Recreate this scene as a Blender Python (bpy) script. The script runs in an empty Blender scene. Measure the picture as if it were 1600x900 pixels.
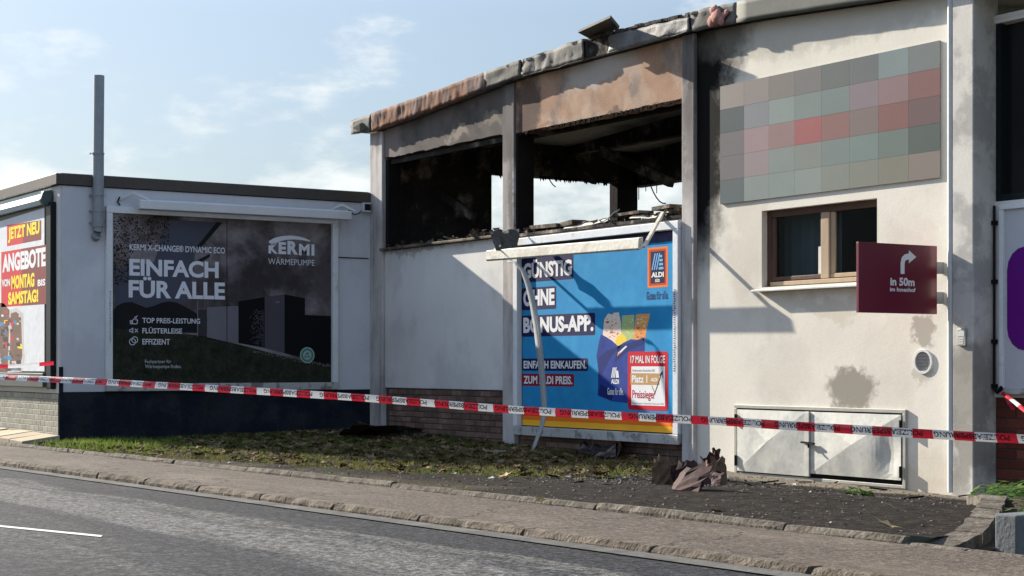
import bpy, bmesh, math, random
from mathutils import Vector, noise
random.seed(7)
sc = bpy.context.scene
COL = sc.collection

# ---------------------------------------------------------------- camera, sun, sky, exposure
F, CX, VH = 2650.0, 800.0, 570.0           # focal length in photo pixels, principal column, horizon row
EX, EY, EZ = 23.87, -12.88, 1.05           # the eye: x runs along the facade, y into the building
def ray(u, v):
    k = (u-CX)/F
    return Vector((-.8373+.5467*k, .5467+.8373*k, (VH-v)/F))
def oy(u, v, y=0.0):
    r = ray(u, v); t = (y-EY)/r.y; return (EX+t*r.x, EZ+t*r.z)
def ox(u, v, x=0.0):
    r = ray(u, v); t = (x-EX)/r.x; return (EY+t*r.y, EZ+t*r.z)
def oz(u, v, z=0.0):
    r = ray(u, v); t = (z-EZ)/r.z; return (EX+t*r.x, EY+t*r.y)
def at_y(u, v, y): p = oy(u, v, y); return Vector((p[0], y, p[1]))

cam = bpy.data.cameras.new('camera'); camo = bpy.data.objects.new('camera', cam); COL.objects.link(camo)
camo.location = (EX, EY, EZ); camo.rotation_euler = (math.pi/2, 0, math.atan2(.8373, .5467))
cam.sensor_width = 36; cam.lens = 36*F/1600; cam.shift_y = (VH-450)/1600; cam.clip_end = 3000
sc.camera = camo

SUNV = Vector((1, .20, -.465)).normalized()                 # direction the sunlight travels
SUN_EL = math.asin(-SUNV.z); SUN_ROT = math.atan2(-SUNV.x, -SUNV.y)
sun = bpy.data.lights.new('sun', 'SUN'); sun.energy = 5.0; sun.angle = math.radians(.5); sun.color = (1, .93, .82)
suno = bpy.data.objects.new('sun', sun); COL.objects.link(suno)
suno.rotation_euler = SUNV.to_track_quat('-Z', 'Y').to_euler(); suno.location = (-20, -4, 12)

W = bpy.data.worlds.new('World'); sc.world = W; W.use_nodes = True
def build_world():
    nt = W.node_tree; N = nt.nodes; L = nt.links; N.clear()
    out = N.new('ShaderNodeOutputWorld'); bg = N.new('ShaderNodeBackground'); bg.inputs[1].default_value = .135
    sky = N.new('ShaderNodeTexSky'); sky.sky_type = 'NISHITA'; sky.sun_disc = False
    sky.sun_elevation = SUN_EL; sky.sun_rotation = SUN_ROT; sky.altitude = 300; sky.air_density = 1.0; sky.dust_density = .6; sky.ozone_density = 2.0
    tc = N.new('ShaderNodeTexCoord'); sep = N.new('ShaderNodeSeparateXYZ'); L.new(tc.outputs['Generated'], sep.inputs[0])
    mp = N.new('ShaderNodeMapping'); mp.inputs['Scale'].default_value = (8, 8, 20); mp.inputs['Location'].default_value = (1.1, 3.6, 0.2)
    L.new(tc.outputs['Generated'], mp.inputs[0])
    no = N.new('ShaderNodeTexNoise'); no.inputs['Scale'].default_value = 1.0; no.inputs['Detail'].default_value = 9; no.inputs['Roughness'].default_value = .58
    L.new(mp.outputs[0], no.inputs[0])
    # cloud cover is denser low down
    el = N.new('ShaderNodeMapRange'); el.inputs[1].default_value = .03; el.inputs[2].default_value = .20; el.inputs[3].default_value = .235; el.inputs[4].default_value = -.10
    L.new(sep.outputs[2], el.inputs[0])
    ad = N.new('ShaderNodeMath'); ad.operation = 'ADD'; L.new(no.outputs[0], ad.inputs[0]); L.new(el.outputs[0], ad.inputs[1])
    cr = N.new('ShaderNodeMapRange'); cr.interpolation_type = 'SMOOTHSTEP'; cr.inputs[1].default_value = .49; cr.inputs[2].default_value = .68; cr.inputs[3].default_value = 0; cr.inputs[4].default_value = .9
    L.new(ad.outputs[0], cr.inputs[0])
    hs = N.new('ShaderNodeHueSaturation'); hs.inputs['Saturation'].default_value = .80
    # milky air: the horizon band is dimmer than the clear-air model gives, all the way round
    vr = N.new('ShaderNodeValToRGB'); el_ = vr.color_ramp.elements; el_[0].position = .04; el_[0].color = (.205, .207, .217, 1); el_[1].position = .6; el_[1].color = (1, 1, 1, 1)
    e2 = el_.new(.2); e2.color = (.335, .33, .322, 1); L.new(sep.outputs[2], vr.inputs[0])
    mm = N.new('ShaderNodeMix'); mm.data_type = 'RGBA'; mm.blend_type = 'MULTIPLY'; mm.inputs[0].default_value = 1; L.new(sky.outputs[0], mm.inputs[6]); L.new(vr.outputs[0], mm.inputs[7]); L.new(mm.outputs[2], hs.inputs['Color'])
    mx = N.new('ShaderNodeMix'); mx.data_type = 'RGBA'; L.new(cr.outputs[0], mx.inputs[0]); L.new(hs.outputs[0], mx.inputs[6])
    mx.inputs[7].default_value = CLOUD; L.new(mx.outputs[2], bg.inputs[0]); L.new(bg.outputs[0], out.inputs[0])
CLOUD = (2.85, 2.95, 2.92, 1)
build_world()
sc.view_settings.view_transform = 'Standard'; sc.view_settings.look = 'None'; sc.view_settings.gamma = 1
sc.view_settings.exposure = 1.42
try: sc.cycles.max_bounces = 6; sc.cycles.transparent_max_bounces = 8
except Exception: pass

# ---------------------------------------------------------------- helpers
def lin(c): return tuple((x/12.92 if x <= .04045 else ((x+.055)/1.055)**2.4) for x in [k/255 for k in c])
MATS = {}
def mat(name, col, rough=.85, var=.12, scale=2.0, fine=60.0, bump=.15, metal=0.0, col2=None, mix_scale=1.5, mix_lo=.45, mix_hi=.6,
        spec=.1, streak=None, blobs=None, blobcol=(.02, .018, .016), rand=0.0, trans=0.0, stretch=(1, 1, 1), bump_scale=None, blobs2=None, blobcol2=None, blobs3=None, blobcol3=None):
    """procedural surface: base colour, large mottling, fine grain, optional second colour, stains at places, relief"""
    if name in MATS: return MATS[name]
    m = bpy.data.materials.new(name); m.use_nodes = True; nt = m.node_tree; N = nt.nodes; L = nt.links
    b = N['Principled BSDF']; b.inputs['Roughness'].default_value = rough; b.inputs['Metallic'].default_value = metal
    b.inputs['Specular IOR Level'].default_value = spec
    g = N.new('ShaderNodeNewGeometry'); pos = g.outputs['Position']
    if stretch != (1, 1, 1):
        mp = N.new('ShaderNodeMapping'); mp.inputs['Scale'].default_value = stretch; L.new(pos, mp.inputs[0]); npos = mp.outputs[0]
    else: npos = pos
    def noi(s, d=5, r=.55, p=None):
        n = N.new('ShaderNodeTexNoise'); n.inputs['Scale'].default_value = s; n.inputs['Detail'].default_value = d; n.inputs['Roughness'].default_value = r
        L.new(p or npos, n.inputs['Vector']); return n.outputs[0]
    def rng(x, a, bb, c, d, smooth=True):
        r = N.new('ShaderNodeMapRange'); r.interpolation_type = 'SMOOTHSTEP' if smooth else 'LINEAR'
        for i, k in enumerate((a, bb, c, d)): r.inputs[i+1].default_value = k
        L.new(x, r.inputs[0]); return r.outputs[0]
    def math_(op, x, y):
        q = N.new('ShaderNodeMath'); q.operation = op
        for i, k in enumerate((x, y)):
            if isinstance(k, (int, float)): q.inputs[i].default_value = k
            else: L.new(k, q.inputs[i])
        return q.outputs[0]
    def mixc(f, a, c):
        q = N.new('ShaderNodeMix'); q.data_type = 'RGBA'; L.new(f, q.inputs[0])
        for i, k in ((6, a), (7, c)):
            if isinstance(k, tuple): q.inputs[i].default_value = (*k[:3], 1)
            else: L.new(k, q.inputs[i])
        return q.outputs[2]
    cur = N.new('ShaderNodeRGB'); cur.outputs[0].default_value = (*col, 1); cur = cur.outputs[0]
    if col2 is not None: cur = mixc(rng(noi(mix_scale, 7, .62), mix_lo, mix_hi, 0, 1), cur, col2)
    if streak is not None:
        mp2 = N.new('ShaderNodeMapping'); mp2.inputs['Scale'].default_value = streak[1]; L.new(pos, mp2.inputs[0])
        cur = mixc(rng(noi(1, 6, .6, mp2.outputs[0]), streak[2], streak[3], 0, streak[4]), cur, streak[0])
    v1 = rng(noi(scale, 6), .25, .75, 1-var, 1+var, False); v2 = rng(noi(fine, 3), .25, .75, 1-var*.8, 1+var*.8, False)
    vv = math_('MULTIPLY', v1, v2)
    if rand:
        oi = N.new('ShaderNodeObjectInfo'); vv = math_('MULTIPLY', vv, rng(oi.outputs['Random'], 0, 1, 1-rand, 1+rand, False))
    hsv = N.new('ShaderNodeHueSaturation'); L.new(vv, hsv.inputs['Value']); L.new(cur, hsv.inputs['Color']); cur = hsv.outputs[0]
    for bl, bc, ns, na in ((blobs, blobcol, 1.7, 1.1), (blobs2, blobcol2, 1.7, 1.1), (blobs3, blobcol3, 7.5, .40)):
        if not bl: continue
        d = N.new('ShaderNodeTexNoise'); d.inputs['Scale'].default_value = ns; d.inputs['Detail'].default_value = 8; d.inputs['Roughness'].default_value = .65; L.new(pos, d.inputs['Vector'])
        sx = N.new('ShaderNodeSeparateXYZ'); L.new(pos, sx.inputs[0]); sc_ = N.new('ShaderNodeSeparateColor'); L.new(d.outputs['Color'], sc_.inputs[0])
        X = math_('ADD', sx.outputs[0], math_('MULTIPLY', math_('SUBTRACT', sc_.outputs[0], .5), na))
        Z = math_('ADD', sx.outputs[2], math_('MULTIPLY', math_('SUBTRACT', sc_.outputs[1], .5), na))
        tot = None
        for (x, z, rx, rz, st) in bl:
            dx = math_('DIVIDE', math_('SUBTRACT', X, x), rx); dz = math_('DIVIDE', math_('SUBTRACT', Z, z), rz)
            q = math_('SQRT', math_('ADD', math_('MULTIPLY', dx, dx), math_('MULTIPLY', dz, dz)), 0)
            f = rng(q, .55 if ns < 3 else .66, 1.1 if ns < 3 else 1.04, st, 0); tot = f if tot is None else math_('MAXIMUM', tot, f)
        cur = mixc(tot, cur, bc)
    L.new(cur, b.inputs['Base Color'])
    if bump:
        bn = N.new('ShaderNodeBump'); bn.inputs['Strength'].default_value = bump; bn.inputs['Distance'].default_value = .02
        L.new(math_('ADD', noi(bump_scale or fine*.7, 4), math_('MULTIPLY', noi((bump_scale or fine)*.12, 3), .8)), bn.inputs['Height']); L.new(bn.outputs[0], b.inputs['Normal'])
    if trans:
        tr = N.new('ShaderNodeBsdfTranslucent'); L.new(cur, tr.inputs[0]); ms = N.new('ShaderNodeMixShader'); ms.inputs[0].default_value = trans
        L.new(b.outputs[0], ms.inputs[1]); L.new(tr.outputs[0], ms.inputs[2]); L.new(ms.outputs[0], N['Material Output'].inputs[0])
    MATS[name] = m; return m
def flat(name, rgb, k=1.0, rough=.75, var=.05, bump=0, **kw):
    c = tuple(min(.9, x*k) for x in lin(rgb)); return mat(name, c, rough=rough, var=var, bump=bump, **kw)

def tag(o, label=None, cat=None, group=None, kind=None):
    if label: o['label'] = label
    if cat: o['category'] = cat
    if group: o['group'] = group
    if kind: o['kind'] = kind
    return o
def empty(name, loc, label, cat, group=None):
    o = bpy.data.objects.new(name, None); COL.objects.link(o); o.location = loc; o.empty_display_size = .2
    return tag(o, label, cat, group)
def link(name, me, parent=None, loc=None):
    o = bpy.data.objects.new(name, me); COL.objects.link(o)
    if parent is not None:
        o.parent = parent; off = Vector((0, 0, 0)); p = parent
        while p is not None: off += p.location; p = p.parent
        o.location = (Vector(loc) if loc else Vector((0, 0, 0))) - off
    elif loc: o.location = loc
    return o
class MB:
    """collects shapes in world coordinates; build() links them as ONE mesh object"""
    def __init__(s): s.v = []; s.f = []; s.m = []
    def add(s, vs, fs, mi=0):
        n = len(s.v); s.v += [tuple(p) for p in vs]; s.f += [tuple(i+n for i in q) for q in fs]; s.m += [mi]*len(fs); return s
    def box(s, x0, x1, y0, y1, z0, z1, mi=0):
        vs = [(x, y, z) for z in (z0, z1) for y in (y0, y1) for x in (x0, x1)]
        return s.add(vs, [(0, 2, 3, 1), (4, 5, 7, 6), (0, 1, 5, 4), (2, 6, 7, 3), (0, 4, 6, 2), (1, 3, 7, 5)], mi)
    def prism(s, poly, n0, n1, mi=0):
        """poly: list of Vectors; n0,n1: offsets (Vectors) of the two caps"""
        k = len(poly); a = [Vector(p)+Vector(n0) for p in poly]; b = [Vector(p)+Vector(n1) for p in poly]
        return s.add(a+b, [tuple(range(k-1, -1, -1)), tuple(range(k, 2*k))]+[(i, (i+1) % k, k+(i+1) % k, k+i) for i in range(k)], mi)
    def tube(s, path, r, n=10, mi=0, cap=True):
        path = [Vector(p) for p in path]; rs = r if isinstance(r, (list, tuple)) else [r]*len(path); rings = []
        for i, p in enumerate(path):
            t = (path[min(i+1, len(path)-1)]-path[max(i-1, 0)]).normalized()
            a = t.cross(Vector((0, 0, 1)) if abs(t.z) < .9 else Vector((1, 0, 0))).normalized(); b = t.cross(a)
            rings += [p+(a*math.cos(2*math.pi*j/n)+b*math.sin(2*math.pi*j/n))*rs[i] for j in range(n)]
        fs = [(i*n+j, i*n+(j+1) % n, (i+1)*n+(j+1) % n, (i+1)*n+j) for i in range(len(path)-1) for j in range(n)]
        if cap: fs += [tuple(range(n-1, -1, -1)), tuple(range((len(path)-1)*n, len(path)*n))]
        return s.add(rings, fs, mi)
    def strip(s, a, b, mi=0):
        k = len(a); return s.add(list(a)+list(b), [(i, i+1, k+i+1, k+i) for i in range(k-1)], mi)
    def bar(s, p, q, w, h, mi=0, up=Vector((0, 0, 1))):
        p = Vector(p); q = Vector(q); t = (q-p).normalized(); a = t.cross(up).normalized()*w/2; b = a.cross(t).normalized()*h/2
        vs = [c+i*a+j*b for c in (p, q) for i, j in ((-1, -1), (1, -1), (1, 1), (-1, 1))]
        return s.add(vs, [(0, 1, 2, 3), (7, 6, 5, 4)]+[(i, i+4, (i+1) % 4+4, (i+1) % 4) for i in range(4)], mi)
    def build(s, name, mats, parent=None, label=None, smooth=False, bevel=0, kind=None):
        me = bpy.data.meshes.new(name); me.from_pydata(s.v, [], s.f)
        for m in (mats if isinstance(mats, (list, tuple)) else [mats]): me.materials.append(m)
        me.polygons.foreach_set('material_index', s.m)
        if smooth: me.polygons.foreach_set('use_smooth', [True]*len(s.f))
        me.update(); bm = bmesh.new(); bm.from_mesh(me); bmesh.ops.recalc_face_normals(bm, faces=bm.faces); bm.to_mesh(me); bm.free()
        o = link(name, me, parent)
        if bevel:
            bv = o.modifiers.new('bevel', 'BEVEL'); bv.width = bevel; bv.segments = 2; bv.limit_method = 'ANGLE'
        if label: o['label'] = label
        if kind: o['kind'] = kind
        return o
class Letters(MB):
    """like MB, but every mark() starts a new object: one line of lettering each"""
    def __init__(s): super().__init__(); s.marks = []
    def mark(s): s.marks.append((len(s.v), len(s.f)))
    def build(s, name, mats, parent=None, **kw):
        cuts = [(0, 0)]+s.marks+[(len(s.v), len(s.f))]
        for (v0, f0), (v1, f1) in zip(cuts[:-1], cuts[1:]):
            if f1 > f0:
                m = MB(); m.v = s.v[v0:v1]; m.f = [tuple(i-v0 for i in q) for q in s.f[f0:f1]]; m.m = s.m[f0:f1]; m.build(name, mats, parent, **kw)
def structure(name, mb, m, **kw):
    o = mb.build(name, m, **kw); o['kind'] = 'structure'; return o

class Plane:
    """flat print surface: 'y' faces the street, 'x' faces right; a runs to the viewer's right, b is height, off is proud of it"""
    def __init__(s, ax, c): s.ax = ax; s.c = c
    def P(s, a, b, off=0): return Vector((a, s.c-off, b)) if s.ax == 'y' else Vector((s.c+off, a, b))
    def px(s, u, v): return oy(u, v, s.c) if s.ax == 'y' else ox(u, v, s.c)
    def poly(s, mb, pts, off, mi=0, pix=True):
        q = [s.px(*p) if pix else p for p in pts]; mb.add([s.P(a, b, off) for a, b in q], [tuple(range(len(q)))], mi)
    def rect(s, mb, u0, v0, u1, v1, off, mi=0):
        """axis aligned on the wall, from two photo corners"""
        a0, b0 = s.px(u0, v0); a1, b1 = s.px(u1, v1); s.arect(mb, a0, b0, a1, b1, off, mi)
    def arect(s, mb, a0, b0, a1, b1, off, mi=0, r=0.0):
        a0, a1 = sorted((a0, a1)); b0, b1 = sorted((b0, b1))
        if r <= 0: pts = [(a0, b0), (a1, b0), (a1, b1), (a0, b1)]
        else:
            pts = []
            for cx, cy, st in ((a1-r, b0+r, -90), (a1-r, b1-r, 0), (a0+r, b1-r, 90), (a0+r, b0+r, 180)):
                pts += [(cx+r*math.cos(math.radians(st+k*22.5)), cy+r*math.sin(math.radians(st+k*22.5))) for k in range(5)]
        s.poly(mb, pts, off, mi, pix=False)
    def disc(s, mb, a, b, r0, r1, off, mi=0, n=28, a0=0, a1=360):
        A = [(a+math.cos(math.radians(a0+(a1-a0)*i/n))*r1, b+math.sin(math.radians(a0+(a1-a0)*i/n))*r1) for i in range(n+1)]
        if r0 <= 0: s.poly(mb, A[:-1], off, mi, pix=False)
        else:
            B = [(a+math.cos(math.radians(a0+(a1-a0)*i/n))*r0, b+math.sin(math.radians(a0+(a1-a0)*i/n))*r0) for i in range(n+1)]
            mb.strip([s.P(*p, off) for p in A], [s.P(*p, off) for p in B], mi)
    def text(s, mb, t, a0, b0, a1, b1, off, bold=.02, mi=0, skew=0.0):
        if hasattr(mb, 'mark'): mb.mark()
        vs, fs = glyphs(t, bold); xs = [v[0] for v in vs]; ys = [v[1] for v in vs]; x0, x1, y0, y1 = min(xs), max(xs), min(ys), max(ys)
        mb.add([s.P(a0+(x-x0)/(x1-x0)*(a1-a0), b0+(y-y0)/(y1-y0)*(b1-b0)+skew*(x-x0)/(x1-x0), off) for x, y in vs], fs, mi)
    def ptext(s, mb, t, u0, v0, u1, v1, off, bold=.02, mi=0):
        """u0,v0 = top left, u1,v1 = bottom right in the photo"""
        a0, bt = s.px(u0, v0); a1, bb = s.px(u1, v1); bh = s.px(u0, v1)[1]
        top0 = bt; bot1 = bb
        mid_h = s.px((u0+u1)/2, (v0+v1)/2)
        s.text(mb, t, a0, bot1, a1, top0, off, bold, mi)
    def line(s, mb, pts, w, off, mi=0):
        q = [Vector(p) for p in pts]
        for a, b in zip(q[:-1], q[1:]):
            t = (b-a).normalized()*w/2; n = Vector((-t.y, t.x)); s.poly(mb, [a-t*.6-n, b+t*.6-n, b+t*.6+n, a-t*.6+n], off, mi, pix=False)
GL = {}
def glyphs(t, bold):
    if (t, bold) in GL: return GL[(t, bold)]
    c = bpy.data.curves.new('lettering_source', 'FONT'); c.body = t; c.offset = bold; c.resolution_u = 3; c.fill_mode = 'FRONT'
    o = bpy.data.objects.new('lettering_source', c); COL.objects.link(o); dg = bpy.context.evaluated_depsgraph_get(); dg.update()
    me = o.evaluated_get(dg).to_mesh(); vs = [(v.co.x, v.co.y) for v in me.vertices]; fs = [tuple(p.vertices) for p in me.polygons]
    o.evaluated_get(dg).to_mesh_clear(); bpy.data.objects.remove(o); bpy.data.curves.remove(c)
    GL[(t, bold)] = (vs, fs); return vs, fs
def nz(x, y, z, s=1.0): return noise.noise(Vector((x*s, y*s, z*s)))
def interp(x, pts):
    if x <= pts[0][0]:
        (a, b), (c, d) = pts[0], pts[1]; return b+(x-a)*(d-b)/(c-a)
    for (a, b), (c, d) in zip(pts[:-1], pts[1:]):
        if x <= c: return b+(x-a)*(d-b)/(c-a)
    (a, b), (c, d) = pts[-2], pts[-1]; return b+(x-a)*(d-b)/(c-a)

# ---------------------------------------------------------------- materials
SOOT = [(1.9, 3.55, 2.3, 1.0, .9), (6.2, 3.5, 2.2, .95, .93), (8.05, 4.1, .5, 1.35, .95), (3.9, 4.6, 2.3, .55, .55), (4.05, 3.3, .18, 1.2, .55)]
M_plaster = mat('white plaster', (.69, .645, .555), rough=.9, var=.07, scale=1.3, fine=70, bump=.07, col2=(.56, .52, .45), mix_scale=.9, mix_lo=.5, mix_hi=.8,
                streak=((.42, .39, .34), (3.5, 3.5, .5), .6, .8, .35), blobs=[(8.2, 4.0, .62, 1.5, .97), (8.3, 4.85, .95, .4, .9), (8.25, 2.9, .4, .5, .5), (8.1, 3.7, .66, 1.7, 1), (8.1, 4.7, .9, .7, 1)], blobcol=(.007, .006, .0055),
                blobs2=[(10.9, -.1, 2.2, .2, .5), (11.9, -.05, .5, .4, .4), (10.3, 1.72, .9, .16, .35), (9.0, 2.5, .35, .9, .3), (11.5, 2.2, .4, .5, .22)], blobcol2=(.44, .37, .27), blobs3=[(10.68, .80, .42, .27, .95), (11.73, 1.39, .17, .20, .7), (11.72, .98, .16, .16, .45), (10.72, .62, .3, .06, .8), (10.4, 4.85, 2.6, .42, .38), (9.6, 1.0, .5, .5, .12), (11.2, .9, .5, .7, .10)], blobcol3=(.27, .245, .20))
M_plaster2 = mat('greyed plaster', (.68, .655, .61), rough=.9, var=.06, scale=1.2, fine=70, bump=.05, col2=(.58, .56, .53), mix_scale=.8, streak=((.42, .40, .37), (4, 4, .6), .58, .8, .3),
                 blobs=[(1.6, 2.84, 1.6, .07, .5)], blobcol=(.22, .19, .16))
M_pier = mat('pier plaster', (.54, .50, .47), rough=.9, var=.08, scale=1.6, fine=60, bump=.08, col2=(.44, .41, .38), mix_scale=1.6,
             streak=((.15, .12, .11), (5, 5, .8), .42, .7, .6),
             blobs=[(4.05, 4.45, .5, .8, .75), (4.12, 3.4, .12, 1.1, .6), (7.98, 4.75, .35, .5, .75), (8.05, 3.9, .2, .9, .6), (.15, 4.7, .3, .35, .4), (3.95, 3.7, .35, 1.3, .38), (7.95, 4.0, .35, 1.2, .42)], blobcol=(.045, .036, .032))
M_pier_r = mat('stained pier plaster', (.60, .565, .51), rough=.9, var=.08, scale=2, fine=60, bump=.08, col2=(.40, .38, .35), mix_scale=2.2,
               blobs=[(12.3, .55, .22, .9, .75), (12.4, 1.0, .2, .4, .6)], blobcol=(.24, .225, .19))
M_burnt_panel = mat('heat-burnt plaster', (.36, .225, .15), rough=.9, var=.2, scale=2.5, fine=60, bump=.10, col2=(.42, .30, .22), mix_scale=1.8,
                    streak=((.20, .16, .14), (2.2, 2.2, 1.4), .5, .66, .8), blobs=[(6.1, 4.9, .95, .35, .85)], blobcol=(.42, .38, .34),
                    blobs2=[(4.5, 4.55, .35, .6, .8), (6.2, 4.22, 1.6, .1, .6)], blobcol2=(.06, .045, .04))
M_sooty_panel = mat('smoke-grey panel', (.125, .108, .098), rough=.9, var=.12, scale=1.6, fine=60, bump=.06, col2=(.075, .066, .06), mix_scale=.9,
                    blobs=[(2.65, 4.42, .35, .12, .9), (3.5, 4.5, .3, .12, .6)], blobcol=(.26, .22, .17), blobs2=[(.45, 4.5, .6, .7, .8)], blobcol2=(.20, .17, .155))
M_soot = mat('soot', (.030, .027, .025), rough=.95, var=.35, scale=2.2, fine=24, bump=.5, col2=(.30, .255, .21), mix_scale=1.9, mix_lo=.5, mix_hi=.72)
M_soot_plain = mat('black soot', (.014, .012, .011), rough=.95, var=.3, scale=2.5, fine=24, bump=.4)
M_ceiling = mat('smoked ceiling', (.42, .39, .36), rough=.95, var=.25, scale=.9, fine=20, bump=.2, col2=(.16, .145, .13), mix_scale=.6, mix_lo=.5, mix_hi=.7)
M_copper = mat('burnt fascia sheet', (.165, .075, .040), rough=.9, var=.22, scale=4, fine=30, bump=.15, metal=0, col2=(.11, .08, .072), mix_scale=1.6, mix_lo=.42, mix_hi=.62,
               streak=((.24, .145, .095), (9, 9, 1.2), .56, .68, .7), spec=.2)
M_zinc = mat('sooty zinc sheet', (.16, .15, .13), rough=.8, var=.18, scale=3, fine=25, bump=.15, metal=.05, col2=(.12, .11, .10), mix_scale=2.0, streak=((.26, .21, .15), (6, 6, 1.5), .56, .7, .7), spec=.2)
M_zinc_dark = mat('dark roof sheet', (.085, .08, .07), rough=.8, var=.2, scale=3, fine=25, bump=.15, metal=0, col2=(.11, .10, .085), mix_scale=1.5, spec=.2)
M_zinc_light = mat('bright crumpled zinc', (.15, .15, .145), rough=.7, var=.2, scale=4, fine=30, bump=.2, metal=.1, col2=(.12, .11, .10), mix_scale=3, spec=.3)
M_insul = mat('pink insulation foam', (.36, .19, .16), rough=.95, var=.2, fine=40, bump=.5)
M_blue_wall = mat('cool grey painted wall', (.60, .61, .63), rough=.8, var=.05, scale=1.2, fine=40, bump=.08, col2=(.52, .53, .555), mix_scale=.7, streak=((.33, .33, .34), (5, 5, .5), .56, .8, .45))
M_front_wall = mat('white painted wall front', (.62, .60, .56), rough=.85, var=.06, fine=40, bump=.1)
M_navy = mat('navy plinth paint', (.009, .013, .022), rough=.75, var=.3, scale=2, fine=25, bump=.35, col2=(.020, .023, .029), mix_scale=1.4, streak=((.035, .034, .032), (5, 5, .7), .56, .78, .5))
M_eave = mat('brown roof edge sheet', (.085, .075, .065), rough=.55, var=.1, scale=3, fine=25, bump=.05, metal=.2)
M_tile = mat('grey clinker', (.27, .26, .21), rough=.6, var=.06, fine=50, bump=.15, rand=.16)
M_joint = mat('mortar', (.22, .21, .175), rough=.95, var=.1, fine=40, bump=.3)
M_brick = mat('brown brick', (.155, .095, .072), rough=.85, var=.15, fine=50, bump=.3, rand=.35, col2=(.20, .13, .10), mix_scale=4)
M_brick_red = mat('dark red brick', (.13, .040, .028), rough=.85, var=.15, fine=50, bump=.3, rand=.3)
M_joint_dark = mat('dark mortar', (.085, .07, .06), rough=.95, var=.1, fine=40, bump=.3)
M_white_frame = mat('white painted steel', (.68, .69, .69), rough=.5, var=.08, fine=30, bump=.05, streak=((.30, .29, .27), (3, 3, 3), .58, .72, .55))
M_bare_frame = mat('weathered aluminium', (.44, .44, .42), rough=.5, var=.12, fine=30, bump=.1, metal=.2, col2=(.20, .20, .19), mix_scale=6, mix_lo=.5, mix_hi=.62)
M_lamp = mat('lamp housing white', (.64, .64, .63), rough=.4, var=.06, fine=30, bump=.05)
M_lamp_dirty = mat('heat-yellowed lamp housing', (.66, .62, .53), rough=.45, var=.12, scale=4, fine=30, bump=.2, col2=(.50, .45, .37), mix_scale=4)
M_dark_frame = mat('dark green metal frame', (.012, .017, .018), rough=.4, var=.1, fine=30, bump=.03)
M_glass_blue = mat('pale blue lamp cover', (.42, .58, .66), rough=.25, var=.05, bump=.02, spec=.5)
M_pipe = mat('grey zinc pipe', (.27, .285, .30), rough=.5, var=.08, scale=5, fine=30, bump=.05, metal=.2)
M_pipe_white = mat('white downpipe', (.60, .60, .58), rough=.5, var=.08, scale=5, fine=30, bump=.05)
M_black = mat('black metal', (.012, .012, .012), rough=.5, var=.1, bump=0)
M_galv = mat('galvanised door sheet', (.50, .49, .44), rough=.55, var=.10, scale=2.2, fine=18, bump=.10, metal=.15, col2=(.40, .40, .37), mix_scale=2.6, spec=.5, streak=((.42, .36, .27), (5, 5, .9), .62, .8, .35))
M_galv_frame = mat('galvanised frame', (.36, .35, .31), rough=.5, var=.1, fine=35, bump=.1, metal=.3)
M_cement = mat('cement patch', (.27, .245, .20), rough=.95, var=.1, scale=5, fine=50, bump=.35, col2=(.33, .30, .25), mix_scale=5)
M_wood_brown = mat('brown window paint', (.095, .055, .04), rough=.5, var=.12, fine=30, bump=.1, stretch=(6, 6, 1))
M_wood_tan = mat('tan window timber', (.40, .30, .20), rough=.7, var=.1, fine=30, bump=.1, stretch=(6, 6, 1))  # paler tan for mullion, bottom rail and right sash
M_tinned = mat('white sill sheet', (.62, .60, .55), rough=.5, var=.15, fine=20, bump=.1)
M_curtain = mat('grey blue curtain', (.12, .15, .17), rough=.9, var=.1, bump=0)
M_paper = mat('white paper', (.6, .58, .54), rough=.8, var=.05, bump=0)
M_inner_shade = mat('inner shade', (.012, .011, .010), rough=.95, var=.2, bump=0)  # near-black colour stands in for shade inside window, door gap and vent
M_stone = mat('kerb granite', (.125, .102, .078), rough=.95, var=.3, scale=5, fine=45, bump=.9, col2=(.075, .060, .045), mix_scale=7, rand=.12)
M_edge_stone = mat('old edging granite', (.115, .10, .08), rough=.95, var=.35, scale=7, fine=45, bump=.8, col2=(.07, .058, .045), mix_scale=8, rand=.15)
M_concrete = mat('grey concrete', (.125, .13, .13), rough=.9, var=.12, scale=3, fine=60, bump=.3)
M_slab = mat('sandy paving slab', (.36, .30, .21), rough=.9, var=.12, scale=4, fine=60, bump=.3, rand=.1)
M_sign_red = mat('wine red sign face', lin((104, 22, 40)), rough=.35, var=.06, bump=0, spec=.5)
M_white_print = mat('white print', (.78, .77, .76), rough=.5, var=.04, bump=0)
M_leaf_dry = mat('dry fallen leaf', (.30, .19, .085), rough=.8, var=.2, bump=0, col2=(.42, .30, .14), mix_scale=9)
M_leaf_lit = mat('brown leaf litter', (.085, .054, .030), rough=.9, var=.3, bump=0, spec=.1, col2=(.21, .145, .08), mix_scale=8)
M_grass = mat('grass blades', (.085, .115, .024), rough=.7, var=.35, scale=5, bump=0, col2=(.14, .115, .05), mix_scale=1.6, mix_lo=.40, mix_hi=.58, trans=.35, spec=.1)
M_ivy = mat('plant leaves', (.055, .11, .028), rough=.5, var=.3, scale=9, bump=0, col2=(.11, .17, .04), mix_scale=5, trans=.3)
M_scorched = mat('scorched sheet', (.026, .011, .010), rough=.75, var=.25, scale=5, fine=30, bump=.3, col2=(.048, .022, .020), mix_scale=3, spec=.15)
M_scorched_tan = mat('bare tan side', (.13, .085, .055), rough=.8, var=.2, scale=5, fine=30, bump=.2)
M_scorched_sunlit = mat('scorched sheet sunlit tone', (.050, .024, .021), rough=.75, var=.2, scale=5, fine=30, bump=.2, col2=(.035, .02, .018), mix_scale=3)  # paler copy of the scorched sheet, paints its sunlit faces
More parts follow.
